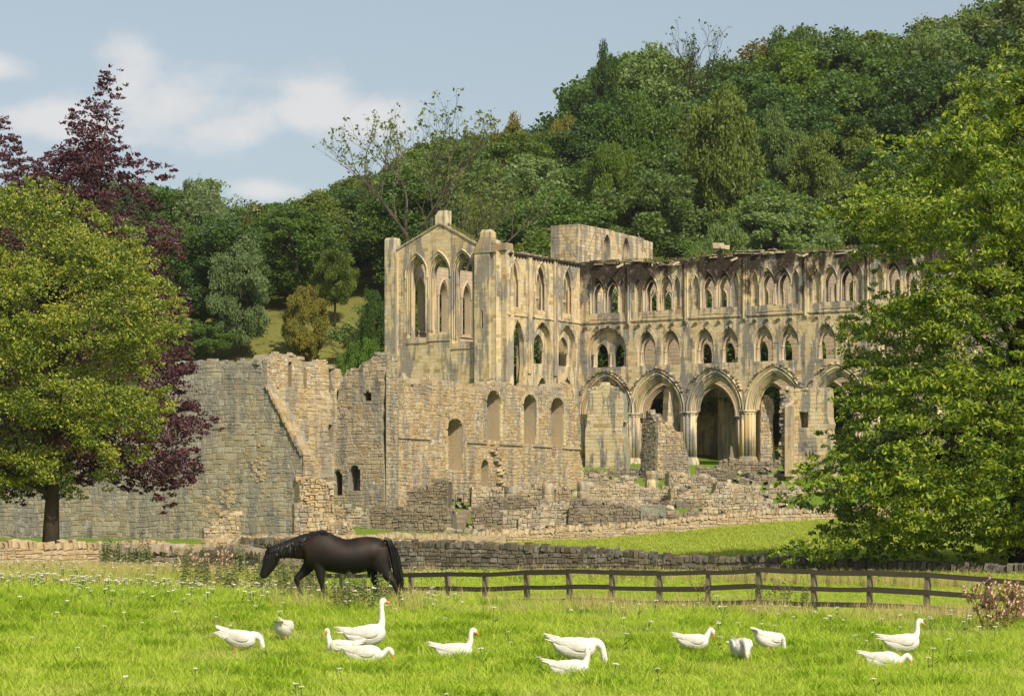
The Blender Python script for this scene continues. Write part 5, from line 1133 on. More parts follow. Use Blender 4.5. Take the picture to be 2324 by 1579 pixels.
# trees that stand out: u, v of top, v of lowest leaf, width in survey px, distance, palette, variant, label
FEAT = [
    (1385, 318, 432, 150, 318, 'bright', 1, 'bright green spreading sycamore above the tower stump'), (1640, 195, 560, 175, 312, 'olive', 2, 'tall pale olive ash with drooping sprays behind the presbytery'),
    (1640, 490, 580, 210, 285, 'pale', 4, 'pale green bush showing over the presbytery wall head'), (1285, 262, 350, 110, 352, 'gold', 1, 'golden-leaved tree turning early on the skyline slope'),
    (1160, 268, 380, 120, 362, 'gold', 3, 'yellow-tinged skyline tree right of the bare-branched ash'), (1450, 205, 400, 190, 345, 'mid', 0, 'big domed green tree below the skyline shoulder'),
    (1378, 112, 300, 100, 372, 'dark', 3, 'tall dark tree at the shoulder of the wood against the sky'), (1800, 58, 230, 190, 392, 'mid', 1, 'broad crowned tree at the top of the wood'),
    (545, 545, 745, 150, 290, 'grey', 3, 'grey-green willow-like tree above the big grey range wall'), (760, 560, 690, 120, 300, 'olive', 1, 'rounded olive hawthorn above the grassy slope'), (690, 640, 740, 130, 288, 'gold', 4, 'yellow-green hawthorn spreading over the grassy slope'),
    (850, 655, 790, 80, 280, 'dark', 0, 'dark round tree standing against the gable edge'), (820, 760, 840, 110, 266, 'mid', 4, 'dark leafy bush behind the broken merlons'),
    (1075, 438, 570, 120, 296, 'olive', 0, 'brown-tipped olive tree right behind the gable'), (1480, 590, 640, 60, 300, 'mid', 2, 'slim green tree behind the tower corner'), (1770, 255, 470, 150, 330, 'pale', 3, 'loose pale tree with grey twigs above the presbytery'),
    (1860, 300, 540, 140, 322, 'olive', 2, 'olive tree with bare twigs left of the ash tree'), (2080, 80, 260, 200, 372, 'pale', 1, 'broad pale tree high on the hill behind the ash tree'), (470, 410, 640, 130, 330, 'pale', 2, 'pale feathery tree beside the copper beech'),
    (430, 405, 560, 90, 345, 'grey', 0, 'rounded grey-green treetop touching the copper beech')]
used = []
for u, vt, vb, w, Y, pal, k, label in FEAT:
    x = (u - CU) / F * Y; g = gz(x, Y); zt = CZ + (HV - vt) / F * Y; h = (zt - g) / (.98 if k % 5 != 4 else .82); wd = w / F * Y / (.80, .98, .66, .86, 1.15)[k % 5]
    hill_tree(x, Y, max(h, 5), max(wd, 4), pal, k, label); used.append((x, Y, wd * .45))
PATCH = [(752, 690), (800, 672), (838, 690), (822, 745), (760, 758), (730, 735)]
cnt = {}
for Y in np.arange(268, 426, 10.5):
    st_x = 7.6 if Y < 300 else 9.8
    for x in np.arange(-.235 * Y, .25 * Y, st_x):
        x2, y2 = x + random.uniform(-2.6, 2.6), Y + random.uniform(-4, 4); g = gz(x2, y2); u = top_u(x2, y2)
        if u < 300 and y2 < 330 and random.random() < .5: continue
        vb = top_v(x2, y2, g)
        if any((x2 - a) ** 2 + (y2 - b) ** 2 < c * c * .8 for a, b, c in used): continue
        edge = y2 < 292 and u < 900
        h = random.uniform(4.5, 7) if edge else random.uniform(12, 19) if y2 < 330 else random.uniform(15, 23)
        if 850 < u < 1130 and y2 < 300: h = min(h, 11)
        lim = CZ + (HV - (max(sky_v(u), sky_v(u - 62), sky_v(u + 62) - 14) + random.uniform(-4, 14))) / F * y2 - g
        if y2 > 372: h = min(max(lim, 8), 27) if lim > 5 else 0
        h = min(h, lim)
        if h < 4: continue
        # keep the grassy slope open
        vt = top_v(x2, y2, g + h)
        if 690 < u < 862 and y2 < 306 and vt < 765 and vb > 672: continue
        k = random.randrange(10) if not edge else random.choice((4, 9, 1, 6)); wd = h * random.uniform(.92, 1.22) * (1.2 if edge else 1.0)
        pal = random.choices(['dark', 'mid', 'olive', 'pale', 'grey', 'gold', 'bright'], [28, 36, 18, 8, 4, 1, 6] if not edge else [5, 16, 44, 10, 5, 16, 4])[0]
        zn = next(z for lim_, z in ZONES if u < lim_); what = 'bush' if edge else 'tree'
        tier = 'at the wood edge' if y2 < 300 else 'low on the slope' if y2 < 330 else 'halfway up the hill' if y2 < 362 else 'near the hilltop' if y2 < 385 else 'on the skyline'
        shp = 'small' if h < 8 else 'slim' if wd / h < .95 else 'tall' if h > 16 else 'broad' if wd / h > 1.06 else 'rounded'
        lab = f'{shp} {PALN[pal]} {what} {tier} {zn}'
        hill_tree(x2, y2, h, wd, pal, k, lab, f'{shp} {PALN[pal]} {what}{"es" if edge else "s"} {tier} {zn}', 'hill_bush' if edge else 'hill_tree')

# trees showing their limbs: branching skeleton with sparse tip leaves
def skeleton_tree(label, base_uv, top_v_, Y, spread, leaf, dens, seed, lean=0.0, bark='bark_pale', pal='olive', depth=5, fork=.25, lsz=.42):
    r = random.Random(seed); b = P(*base_uv, Y); g = gz(b.x, b.y); H = CZ + (HV - top_v_) / F * Y - g; root = empty('bare_tree', (b.x, b.y, g)); tag(root, label, 'tree')
    mb, tw, tips = MB(), MB(), []
    def grow(p, d, L, rad, lev):
        pts = [p]; q = p.copy(); dd = d.copy(); n = 4
        for i in range(n):
            dd = (dd + Vector((r.uniform(-1, 1), r.uniform(-1, 1), r.uniform(-.5, .8) if lev else .3)) * .16).normalized(); q = q + dd * L / n; pts.append(q.copy())
        (mb if lev < 1 else tw).tube(pts, [rad * (1 - .45 * i / n) for i in range(n + 1)], 7 if lev < 2 else 4)
        if lev >= depth: tips.append(q); return
        if lev >= 2: tips.append(pts[2])
        for k in range(r.choice((2, 3, 3)) if lev else 4):
            a = r.uniform(0, 6.28); s = spread * r.uniform(.6, 1.25); nd = (dd + Vector((math.cos(a) * s, math.sin(a) * s, r.uniform(.0, .35)))).normalized()
            grow(pts[-1] if k < 2 else pts[r.choice((2, 3))], nd, L * r.uniform(.60, .82), rad * .55, lev + 1)
    grow(Vector((0, 0, -.3)), Vector((lean, 0, 1)).normalized(), H * fork, H * .015, 0)
    zt = max(p.z for p in tips); f = H / zt
    for m_ in (mb, tw): m_.V = [(x * f, y * f, z * f) for x, y, z in m_.V]
    mb.build('trunk', M[bark], root, True); tag(tw.build('branches', M[bark], root), kind='stuff')
    Cc = np.array([tuple(p * f) for p in tips]); Lp = clump_leaves(Cc, dens, .55, .8); link('crown', leaf_cloud('crown', Lp, lsz, .55, .4, .3), root, LEAF[pal])
skeleton_tree('tall bare-branched ash with a forked trunk behind the gable pinnacle', (976, 520), 238, 285, .62, 1, 3.2, 4, .05, fork=.30, depth=6)
skeleton_tree('thinly leaved dead-limbed tree on the skyline above the tower stump', (1630, 250), 58, 372, .55, 1, 2.0, 9, .0, 'bark', 'dark', fork=.34)
skeleton_tree('stag-headed tree with a bare grey top on the left skyline', (800, 470), 330, 330, .40, 1, 3.5, 15, -.05, fork=.5, depth=4)
skeleton_tree('wispy half-bare tree next to the copper beech', (440, 640), 402, 318, .5, 1, 4.0, 23, .0, pal='grey', fork=.3)


# ------------------------------------------------------------------ meadow grass and flowers
M['grass'] = leaf_mat('grass_blades', [(.29, .45, .03), (.41, .56, .045), (.51, .62, .07), (.60, .64, .16)], .46, .3, ((.62, .58, .24), .32, .4), 0.02)
M['hay'] = leaf_mat('dry_grass', [(.38, .33, .11), (.52, .44, .18), (.62, .53, .27)], .35, .3, None, .02)
M['tuftdark'] = leaf_mat('lush_grass', [(.17, .30, .016), (.26, .42, .022), (.35, .50, .03)], .40, .3, None, .02)
M['bleached'] = leaf_mat('bleached_grass', [(.33, .42, .05), (.42, .50, .075), (.52, .56, .13)], .4, .2, None, .02)
SRC = {}
def tuft_set(name, mat, h, n, w, lean, k, rad=.12):
    col = bpy.data.collections.new(name)
    for q in range(k):
        r = np.random.default_rng(500 + q + len(name)); V = []; Fq = []
        for i in range(n):
            a = r.uniform(0, 6.283); rr = rad * r.uniform(0, 1) ** .6; x, y = rr * math.cos(a), rr * math.sin(a); hh = h * r.uniform(.45, 1.25); b = r.uniform(0, 6.283); ln = lean * r.uniform(.3, 1.4) * hh; dx, dy = math.cos(b) * ln, math.sin(b) * ln
            c = b + 1.57 + r.uniform(-.5, .5); wx, wy = math.cos(c) * w * .5, math.sin(c) * w * .5; base = len(V)
            for f, ww in ((0, 1), (.45, .85), (.8, .55), (1.0, .12)):
                px, py, pz = x + dx * f * f, y + dy * f * f, hh * (f - .22 * lean * f * f); V += [(px - wx * ww, py - wy * ww, pz), (px + wx * ww, py + wy * ww, pz)]
            for s in range(3): Fq.append((base + 2 * s, base + 2 * s + 1, base + 2 * s + 3, base + 2 * s + 2))
        me = mesh_np(name, np.array(V), np.array(Fq)); me.materials.append(mat); col.objects.link(bpy.data.objects.new(name + '_source', me))
    return col
def scatter(name, pts, scl, col, label=None, tilt=.12):
    n = len(pts); me = bpy.data.meshes.new(name); me.vertices.add(n); me.vertices.foreach_set('co', np.asarray(pts, np.float32).ravel())
    a = me.attributes.new('scl', 'FLOAT', 'POINT'); a.data.foreach_set('value', np.asarray(scl, np.float32))
    b = me.attributes.new('rot', 'FLOAT_VECTOR', 'POINT'); b.data.foreach_set('vector', np.c_[rng.normal(0, tilt, n), rng.normal(0, tilt, n), rng.uniform(0, 6.283, n)].astype(np.float32).ravel())
    o = link(name, me); tag(o, label, None, None, 'stuff')
    ng = bpy.data.node_groups.new(name, 'GeometryNodeTree'); ng.interface.new_socket('Geometry', in_out='INPUT', socket_type='NodeSocketGeometry'); ng.interface.new_socket('Geometry', in_out='OUTPUT', socket_type='NodeSocketGeometry')
    gi, go = ng.nodes.new('NodeGroupInput'), ng.nodes.new('NodeGroupOutput'); ci = ng.nodes.new('GeometryNodeCollectionInfo'); ci.inputs['Collection'].default_value = col; ci.inputs['Separate Children'].default_value = True; ci.inputs['Reset Children'].default_value = True
    ip = ng.nodes.new('GeometryNodeInstanceOnPoints'); ip.inputs['Pick Instance'].default_value = True
    ns = ng.nodes.new('GeometryNodeInputNamedAttribute'); ns.data_type = 'FLOAT'; ns.inputs[0].default_value = 'scl'; nr = ng.nodes.new('GeometryNodeInputNamedAttribute'); nr.data_type = 'FLOAT_VECTOR'; nr.inputs[0].default_value = 'rot'
    L = ng.links.new; L(gi.outputs[0], ip.inputs['Points']); L(ci.outputs[0], ip.inputs['Instance']); L(ns.outputs[0], ip.inputs['Scale']); L(nr.outputs[0], ip.inputs['Rotation']); L(ip.outputs[0], go.inputs[0])
    o.modifiers.new('scatter', 'NODES').node_group = ng
    return o
def field_pts(n, y0, y1, m=1.45, keep=None):
    """random ground points inside the fan of ground the photograph can see"""
    out = []
    while sum(map(len, out)) < n:
        y = np.sqrt(rng.uniform(y0 * y0, y1 * y1, n)); x = rng.uniform(-1, 1, n) * y * (CU / F) * m; p = np.c_[x, y]
        if keep is not None: p = p[keep(p)]
        out.append(p)
    p = np.concatenate(out)[:n]; return np.c_[p, ground_z(p) - .015]
def patchy(p, s, ph): return .5 + .5 * np.sin(p[:, 0] * s + ph + 1.7 * np.sin(p[:, 1] * s * .7 + ph)) * np.sin(p[:, 1] * s * .9 + 1.3 * np.sin(p[:, 0] * s * .8 + 2 * ph))
g_short, g_tall, g_dark, g_hay = tuft_set('short_tuft', M['grass'], .105, 30, .010, .95, 6, .17), tuft_set('tall_tuft', M['grass'], .21, 18, .009, .75, 5, .14), tuft_set('lush_tuft', M['tuftdark'], .20, 26, .012, .8, 4, .13), tuft_set('hay_tuft', M['hay'], .40, 12, .008, .45, 4, .14)
p = field_pts(62000, 24, 54); scatter('grass', p, rng.uniform(.7, 1.25, len(p)), g_short, 'short bright green pasture grass')
p = field_pts(13000, 26, 60, keep=lambda q: rng.random(len(q)) < .25 + .75 * patchy(q, 1.1, .4) * np.clip((q[:, 1] - 26) / 22, .2, 1)); scatter('meadow_grass', p, rng.uniform(.7, 1.3, len(p)), g_tall, 'longer seeding meadow grass')
p = field_pts(5200, 26, 52, keep=lambda q: patchy(q, 1.7, 2.1) > .78); scatter('lush_grass', p, rng.uniform(.7, 1.25, len(p)), g_dark, 'dark lush tufts in the pasture')
p = field_pts(13000, 50, 112, keep=lambda q: q[:, 0] < -3.0 - (q[:, 1] - 50) * .03); scatter('rough_grass', p, rng.uniform(.7, 1.1, len(p)), g_tall, 'rough grass of the far left meadow')
p = field_pts(13000, 62, 112, keep=lambda q: (q[:, 0] < -.075 * q[:, 1]) & (rng.random(len(q)) < np.clip((q[:, 1] - 66) / 26, .03, 1))); scatter('hay_grass', p, rng.uniform(.6, 1.0, len(p)), g_hay, 'pale dry grass along the mossy field wall')
p = field_pts(1500, 48, 60, keep=lambda q: (q[:, 0] > -3) & (patchy(q, .9, .9) > .55)); scatter('seed_grass', p, rng.uniform(.7, 1.2, len(p)), g_hay, 'dry seed heads along the crest by the fence')
p = field_pts(20000, 58, 104, keep=lambda q: q[:, 0] > -4.5); scatter('paddock_grass', p, rng.uniform(.7, 1.1, len(p)), g_short, 'close-cropped grass of the paddock behind the fence')
p = field_pts(260, 47.2, 51.5, keep=lambda q: np.abs(CU + F * q[:, 0] / q[:, 1] - 775) < 165); scatter('horse_grass', p, rng.uniform(.9, 1.4, len(p)), g_tall, 'long grass round the legs of the horse')
p = field_pts(130, 47.2, 52, keep=lambda q: np.abs(CU + F * q[:, 0] / q[:, 1] - 775) < 185); scatter('horse_hay', p, rng.uniform(.8, 1.3, len(p)), g_hay, 'dry stalks round the legs of the horse')
# dry grass and weeds at the foot of the dark wall
p = []
for _ in range(700):
    f = random.random(); q = P(930 + f * 1400, 1310, 104 - 14 * f); p.append((q.x + random.uniform(-.6, .6), q.y - random.uniform(.4, 2.6), 0))
p = np.array(p); p = p[patchy(p, .8, 1.2) > .35]; p[:, 2] = ground_z(p[:, :2]); scatter('wall_foot_grass', p, rng.uniform(.8, 1.5, len(p)), g_hay, 'straw-coloured grass at the foot of the dark wall')
p = field_pts(20000, 96, 166, keep=lambda q: q[:, 0] > -3); scatter('upper_field_grass', p, rng.uniform(1.0, 1.8, len(p)), tuft_set('field_tuft', M['bleached'], .10, 40, .016, .8, 4, .40), 'sun-bleached grass of the upper field')

# flat-topped white yarrow
M['yarrow'] = plain_mat('yarrow_white', (.70, .66, .60), .12, 30, .9, .1, .4, .005); M['stem'] = plain_mat('flower_stem', (.10, .15, .04), .3, 12, .9)
def yarrow_meshes(k):
    r = random.Random(k); H = r.uniform(.24, .36); mb = MB(); mb.tube([(0, 0, -.05), (.01, .01, H * .5), (r.uniform(-.03, .03), r.uniform(-.03, .03), H)], .005, 4)
    for _ in range(5):
        z = H * r.uniform(.2, .8); a = r.uniform(0, 6.28); mb.add([(0, 0, z), (.07 * math.cos(a), .07 * math.sin(a), z + .05), (.06 * math.cos(a + .3), .06 * math.sin(a + .3), z + .03)], [(0, 1, 2)])
    hd = MB(); tx, ty = mb.V[8][0], mb.V[8][1]
    for _ in range(16):
        a, q = r.uniform(0, 6.28), .034 * r.random() ** .5; cx, cy, cz, s = tx + q * math.cos(a), ty + q * math.sin(a), H + r.uniform(-.003, .005), r.uniform(.007, .011)
        hd.lathe([(s * .3, cz - .008), (s, cz), (s * .7, cz + .004)], 6, (cx, cy))
    s_, h_ = mesh_pd('stem', mb.V, mb.F), mesh_pd('flower_head', hd.V, hd.F); s_.materials.append(M['stem']); h_.materials.append(M['yarrow']); return s_, h_
YV = [yarrow_meshes(k) for k in range(6)]
def yarrow_dens(q):
    u = CU + F * q[:, 0] / q[:, 1]; return np.where(u < 1000, np.clip((q[:, 1] - 38) / 14, .015, 1), np.clip((q[:, 1] - 30) / 40, .06, .5)) * (.25 + .75 * patchy(q, .9, 3.3))
near = field_pts(115, 28, 50, 1.0, keep=lambda q: rng.random(len(q)) < yarrow_dens(q) + .04)
for i, q in enumerate(near):
    s_, h_ = YV[i % 6]; root = link('yarrow_plant', s_); root.location = q; root.rotation_euler = (random.uniform(-.15, .15), random.uniform(-.15, .15), random.uniform(0, 6.28)); sc = random.uniform(.8, 1.25); root.scale = (sc,) * 3; link('flower_head', h_, root)
    tag(root, 'flat-topped white yarrow flower standing in the pasture grass', 'flower', 'white yarrow flowers scattered in the pasture')
ycol = bpy.data.collections.new('yarrow_source')
for k, (s_, h_) in enumerate(YV):
    mb = MB(); mb.add([v.co for v in s_.vertices], [tuple(f.vertices) for f in s_.polygons]); nf = len(mb.F); mb.add([v.co for v in h_.vertices], [tuple(f.vertices) for f in h_.polygons])
    me = mesh_pd('yarrow', mb.V, mb.F); me.materials.append(M['stem']); me.materials.append(M['yarrow']); me.polygons.foreach_set('material_index', [0] * nf + [1] * (len(mb.F) - nf)); ycol.objects.link(bpy.data.objects.new('yarrow_source', me))
p = field_pts(950, 46, 100, 1.15, keep=lambda q: (CU + F * q[:, 0] / q[:, 1] < 1050) & (rng.random(len(q)) < yarrow_dens(q))); scatter('yarrow_drift', p, rng.uniform(.9, 1.35, len(p)), ycol, 'drift of white yarrow flowers in the far meadow')

# nettles, thistles, seeding thistle clump
M['nettle'] = leaf_mat('nettle_leaf', [(.09, .135, .03), (.16, .195, .05), (.26, .25, .09)], .38, .5)
def nettle(k, H=.85):
    r = random.Random(70 + k); mb = MB(); tx, ty = r.uniform(-.1, .1), r.uniform(-.1, .1); mb.tube([(0, 0, -.1), (tx * .4, ty * .4, H * .5), (tx, ty, H)], [.008, .006, .003], 4)
    n = 13
    for i in range(n):
        f = .18 + .8 * i / n; z = H * f; cx, cy = tx * f, ty * f; L = .13 * (1.15 - f * .7) * r.uniform(.7, 1.2); a = i * 1.57 + r.uniform(-.3, .3)
        for s in (0, math.pi):
            b = a + s; c, sn = math.cos(b), math.sin(b); w = L * .28; mb.add([(cx, cy, z), (cx + c * L * .5 - sn * w, cy + sn * L * .5 + c * w, z + .01), (cx + c * L, cy + sn * L, z - L * .35), (cx + c * L * .5 + sn * w, cy + sn * L * .5 - c * w, z + .01)], [(0, 1, 2, 3)])
    me = mesh_pd('nettle_plant', mb.V, mb.F); me.materials.append(M['nettle']); return me
NV = [nettle(k) for k in range(7)]
def weeds(n, fn, label, group, s0=.7, s1=1.2):
    for i in range(n):
        x, y = fn(); o = link('nettle_plant', NV[i % 7]); sc = random.uniform(s0, s1); o.location = (x, y, gz(x, y)); o.scale = (sc,) * 3; o.rotation_euler = (random.uniform(-.12, .12), random.uniform(-.12, .12), random.uniform(0, 6.28)); tag(o, label, 'weed', group)
def by_u(u0, u1, y0, y1):
    def f():
        y = random.uniform(y0, y1); return (random.uniform(u0, u1) - CU) / F * y, y
    return f
weeds(26, by_u(752, 880, 47.2, 49.6), 'leafy nettle standing in front of the horse legs', 'nettles in front of the horse', .6, .95)
weeds(90, by_u(395, 735, 66, 86), 'tall nettle in the bed behind the horse head', 'nettles behind the horse head', .9, 1.45)
weeds(34, by_u(228, 345, 96, 101), 'dark nettle against the tumbled wall', 'nettles by the tumbled wall', 1.1, 1.7)
weeds(26, by_u(640, 900, 54, 60), 'nettle in the rough grass beside the horse', 'nettles behind the horse', .6, .9)
weeds(16, by_u(1690, 1835, 55, 58.5), 'spindly weed by the fence post', 'weeds along the rail fence', .7, 1.15)
weeds(30, by_u(1100, 2300, 88, 92), 'weed at the foot of the dark wall', 'weeds at the foot of the dark wall', .6, .9)
M['down'] = plain_mat('thistle_down', (.50, .36, .27), .35, 40, .95, .1, .6, .01); M['dead'] = plain_mat('dead_stalk', (.30, .20, .09), .35, 15, .9); M['pink'] = plain_mat('thistle_purple', (.40, .13, .30), .3, 30, .9)
def thistle(label, u, v, H, W_, n, headmat, stalk='dead', seed=1, hd=.035, leaves=True, y1=60):
    r = random.Random(seed); b = ground_hit(u, v, 26, y1); root = tag(empty('thistle_plant', b), label, 'weed'); st, lv = MB(), MB(); heads = []
    for i in range(n):
        a = r.uniform(0, 6.28); q = W_ * r.random() ** .5; top = Vector((q * math.cos(a), q * math.sin(a) * .6, H * r.uniform(.55, 1.0))); foot = Vector((top.x * .3, top.y * .3, -.1)); md = foot.lerp(top, .55) + Vector((r.uniform(-.05, .05), r.uniform(-.05, .05), .03)); st.tube([foot, md, top], [.008, .006, .004], 4); heads.append(top)
        for _ in range(3): e = md.lerp(top, r.random()) ; t2 = e + Vector((r.uniform(-.14, .14), r.uniform(-.12, .12), r.uniform(.04, .16))); st.tube([e, t2], [.004, .003], 4); heads.append(t2)
        for _ in range(12 if leaves else 4):
            e = foot.lerp(md, r.uniform(.2, 1)) if r.random() < .6 else md.lerp(top, r.random()); a2 = r.uniform(0, 6.28); L = r.uniform(.06, .16); c, s = math.cos(a2), math.sin(a2); w = .018; dz = r.uniform(-.08, .05); lv.add([e, e + Vector((c * L * .5 - s * w, s * L * .5 + c * w, dz * .3)), e + Vector((c * L, s * L, dz)), e + Vector((c * L * .5 + s * w, s * L * .5 - c * w, dz * .3))], [(0, 1, 2, 3)])
    st.build('stalk', M[stalk], root); tag(lv.build('leaves', M[stalk], root), kind='stuff')
    for h in heads:
        mb = MB(); R0 = hd * r.uniform(.7, 1.25); k = 7
        for j in range(16):
            d = Vector((r.gauss(0, 1), r.gauss(0, 1), r.gauss(0, .8))).normalized(); sd = d.cross(Vector((.3, .5, .8))).normalized() * R0 * .28; mb.add([-sd * .3, sd * .3, d * R0 + sd, d * R0 - sd], [(0, 1, 2, 3)])
        mb.lathe([(R0 * .3, -R0 * .5), (R0 * .55, 0), (R0 * .3, R0 * .5)], 6); o = mb.build('seed_head', M[headmat], root); o.location = h
thistle('brown clump of seeding thistles with fluffy heads by the fence end', 2262, 1436, .92, .62, 30, 'down', 'dead', 3, .055, y1=52)
thistle('low brown thistle tuft beside the seeding clump', 2318, 1425, .75, .35, 12, 'down', 'dead', 8, .05, y1=52)
thistle('tall pink-flowered thistle in front of the middle fence rails', 1768, 1384, 1.0, .28, 7, 'pink', 'nettle', 5, .024, y1=58)
thistle('pink-tipped thistle at the foot of a fence post', 1600, 1378, .75, .22, 5, 'pink', 'nettle', 6, .022, y1=58)
thistle('pale seeding thistle heads among the nettles by the gate', 480, 1318, .95, .8, 14, 'down', 'dead', 12, .07, y1=90)

# fallen stones lying about the cloister footings
rcol = bpy.data.collections.new('rubble_source')
for k in range(6): rcol.objects.link(bpy.data.objects.new('rubble_source', unit_stone(M['low'] if k % 2 else M['low_dark'], k, True)))
q = []
while len(q) < 800:
    Y = random.uniform(172, 236); u = random.uniform(1010, 1810); v_ = 1180 - (Y - 172) * 1.0
    if random.random() < .35 + .65 * math.sin(u * .021 + Y * .13) ** 2: q.append(((u - CU) / F * Y, Y, 0))
q = np.array(q); q[:, 2] = ground_z(q[:, :2]) + .06; scatter('rubble', q, rng.uniform(.15, .48, len(q)), rcol, 'fallen stones strewn among the cloister footings', .5)

# ------------------------------------------------------------------ animals: lofted volumes fused into one continuous body
def loft(mb, st, yoff=0.0, seg=20):
    """stations (x, z, half height across the path, half width[, y]) in the side plane"""
    st = [tuple(s) + ((0.0,) if len(s) == 4 else ()) for s in st]; out = []
    for i in range(len(st) - 1):      # smooth the stations
        p0, p1, p2, p3 = (np.array(st[max(0, min(len(st) - 1, j))]) for j in (i - 1, i, i + 1, i + 2))
        for f in (0, .25, .5, .75):
            q = .5 * (2 * p1 + (p2 - p0) * f + (2 * p0 - 5 * p1 + 4 * p2 - p3) * f * f + (3 * p1 - p0 - 3 * p2 + p3) * f ** 3); q[2:4] = np.maximum(q[2:4], .004); out.append(tuple(q))
    st = out + [st[-1]]
    n = len(st); V = []; Fc = []
    for i, s in enumerate(st):
        a, b = st[max(0, i - 1)], st[min(n - 1, i + 1)]; t = Vector((b[0] - a[0], b[1] - a[1])); t.normalize(); nx_, nz_ = -t.y, t.x
        yo = yoff + (s[4] if len(s) > 4 else 0)
        for k in range(seg):
            q = 2 * math.pi * k / seg; V.append((s[0] + nx_ * s[2] * math.sin(q), yo + s[3] * math.cos(q), s[1] + nz_ * s[2] * math.sin(q)))
    for i in range(n - 1):
        for k in range(seg): k2 = (k + 1) % seg; Fc.append((i * seg + k, i * seg + k2, (i + 1) * seg + k2, (i + 1) * seg + k))
    Fc += [tuple(range(seg - 1, -1, -1)), tuple((n - 1) * seg + k for k in range(seg))]
    return mb.add(V, Fc)
PENDING = []
def fused(name, mb, mat, parent, voxel, smooth):
    o = mb.build(name, mat, parent); m = o.modifiers.new('fuse', 'REMESH'); m.mode = 'VOXEL'; m.voxel_size = voxel; m.use_smooth_shade = True
    s = o.modifiers.new('smooth', 'SMOOTH'); s.iterations = smooth; s.factor = .5; PENDING.append(o); return o
K = 523.0
def hx(x): return (x - 1100) / K
def hzz(y): return (1070 - y) / K
hb = P((900 + 1100 / 2.5822) / 1.7625, 1369, 50.4)
horse = tag(empty('horse', (hb.x, hb.y, gz(hb.x, hb.y) - .03)), 'black-brown horse walking with lowered head in the long grass', 'horse')
def hcoat():
    m, t = new_mat('horse_coat'); pos = N(t, 'ShaderNodeTexCoord').outputs['Object']; z = N(t, 'ShaderNodeSeparateXYZ', {0: pos}).outputs[2]
    f = MATH(t, 'MULTIPLY', SMOOTH(t, z, .75, 1.35), SMOOTH(t, NOISE(t, pos, 3.2, 4, .6), .38, .68)); c = MIX(t, f, (.006, .0045, .004), (.026, .0125, .0075))
    hair = NOISE(t, MAPV(t, pos, (14, 14, 60)), 2.0, 3); finish(t, c, .58, hair, .35, .006, .32); return m
M['coat'] = hcoat(); M['mane'] = plain_mat('mane_hair', (.012, .010, .009), .4, 20, .38, .5, .2, .004); M['hoof'] = plain_mat('hoof', (.03, .026, .022), .3, 20, .6)
mb = MB()
def S(l, yo=0.0, k=K): return [(hx(x), hzz(y), a / K, b, yo) for x, y, a, b in l]
def TB(l): return [(hx(x), hzz((t + b) / 2), (b - t) / 2 / K, w) for x, t, b, w in l]
loft(mb, TB([(800, 420, 600, .08), (830, 345, 640, .18), (900, 308, 690, .24), (1000, 292, 705, .27), (1100, 338, 716, .30), (1200, 371, 734, .325), (1300, 374, 740, .33), (1400, 355, 722, .32), (1480, 347, 690, .30), (1560, 353, 655, .28), (1620, 374, 620, .22), (1660, 420, 570, .12)]), 0, 32)
loft(mb, S([(960, 455, 140, .15), (870, 455, 132, .165), (770, 470, 116, .13), (680, 482, 97, .105), (600, 500, 77, .09), (530, 512, 68, .085), (490, 510, 45, .06)]))
loft(mb, S([(510, 470, 40, .05), (500, 505, 68, .09), (487, 555, 80, .105), (470, 605, 80, .10), (446, 660, 68, .085), (420, 710, 54, .07), (403, 748, 45, .062), (398, 778, 30, .048)]))
loft(mb, S([(960, 560, 95, .10), (980, 650, 72, .085), (990, 720, 52, .07), (1000, 800, 36, .052), (1008, 860, 25, .036), (1022, 920, 23, .034), (1035, 985, 27, .04), (1043, 1022, 23, .036), (1040, 1058, 34, .052)]), -.12, 12)
loft(mb, S([(900, 560, 95, .09), (870, 640, 74, .08), (825, 700, 58, .07), (775, 750, 44, .056), (742, 788, 38, .05), (748, 845, 25, .036), (762, 900, 23, .034), (778, 945, 27, .04), (802, 985, 23, .036), (812, 1012, 32, .05)]), .11, 12)
loft(mb, S([(1560, 480, 130, .12), (1590, 580, 120, .12), (1630, 670, 84, .095), (1675, 745, 56, .07), (1728, 805, 44, .055), (1762, 865, 27, .038), (1788, 930, 24, .035), (1808, 985, 28, .042), (1822, 1022, 24, .037), (1826, 1058, 34, .053)]), -.13, 12)
loft(mb, S([(1540, 520, 120, .11), (1535, 620, 98, .10), (1520, 700, 66, .08), (1535, 780, 46, .06), (1556, 835, 38, .05), (1548, 900, 25, .037), (1535, 970, 26, .038), (1522, 1025, 24, .036), (1512, 1060, 34, .052)]), .13, 12)
fused('body', mb, M['coat'], horse, .016, 8)
for yo, tipx in ((-.06, 438), (.06, 452)):
    e = MB(); a = Vector((hx(470), yo, hzz(482))); t = Vector((hx(tipx), yo * 1.25, hzz(418))); q = a.lerp(t, .5) + Vector((.01, 0, .0)); e.tube([a, q, t], [.035, .032, .004], 8); e.build('ear', M['coat'], horse, True)
for yo in (-.098, .098): e = MB(); e.lathe([(.002, -.018), (.017, -.008), (.019, .004), (.010, .016), (.001, .019)], 10); o = e.build('eye', M['hoof'], horse, True); o.location = (hx(437), yo, hzz(572))
for x, y, yo in ((1040, 1052, -.12), (812, 1008, .11), (1826, 1052, -.13), (1512, 1054, .13)):
    e = MB(); e.lathe([(.068, -.035), (.055, .03), (.045, .05)], 12); o = e.build('hoof', M['hoof'], horse, True); o.location = (hx(x), yo, hzz(y))
crest = [(452, 470), (500, 452), (560, 432), (620, 408), (690, 378), (760, 352), (840, 328), (920, 305), (1000, 288), (1050, 300)]
mn = MB()
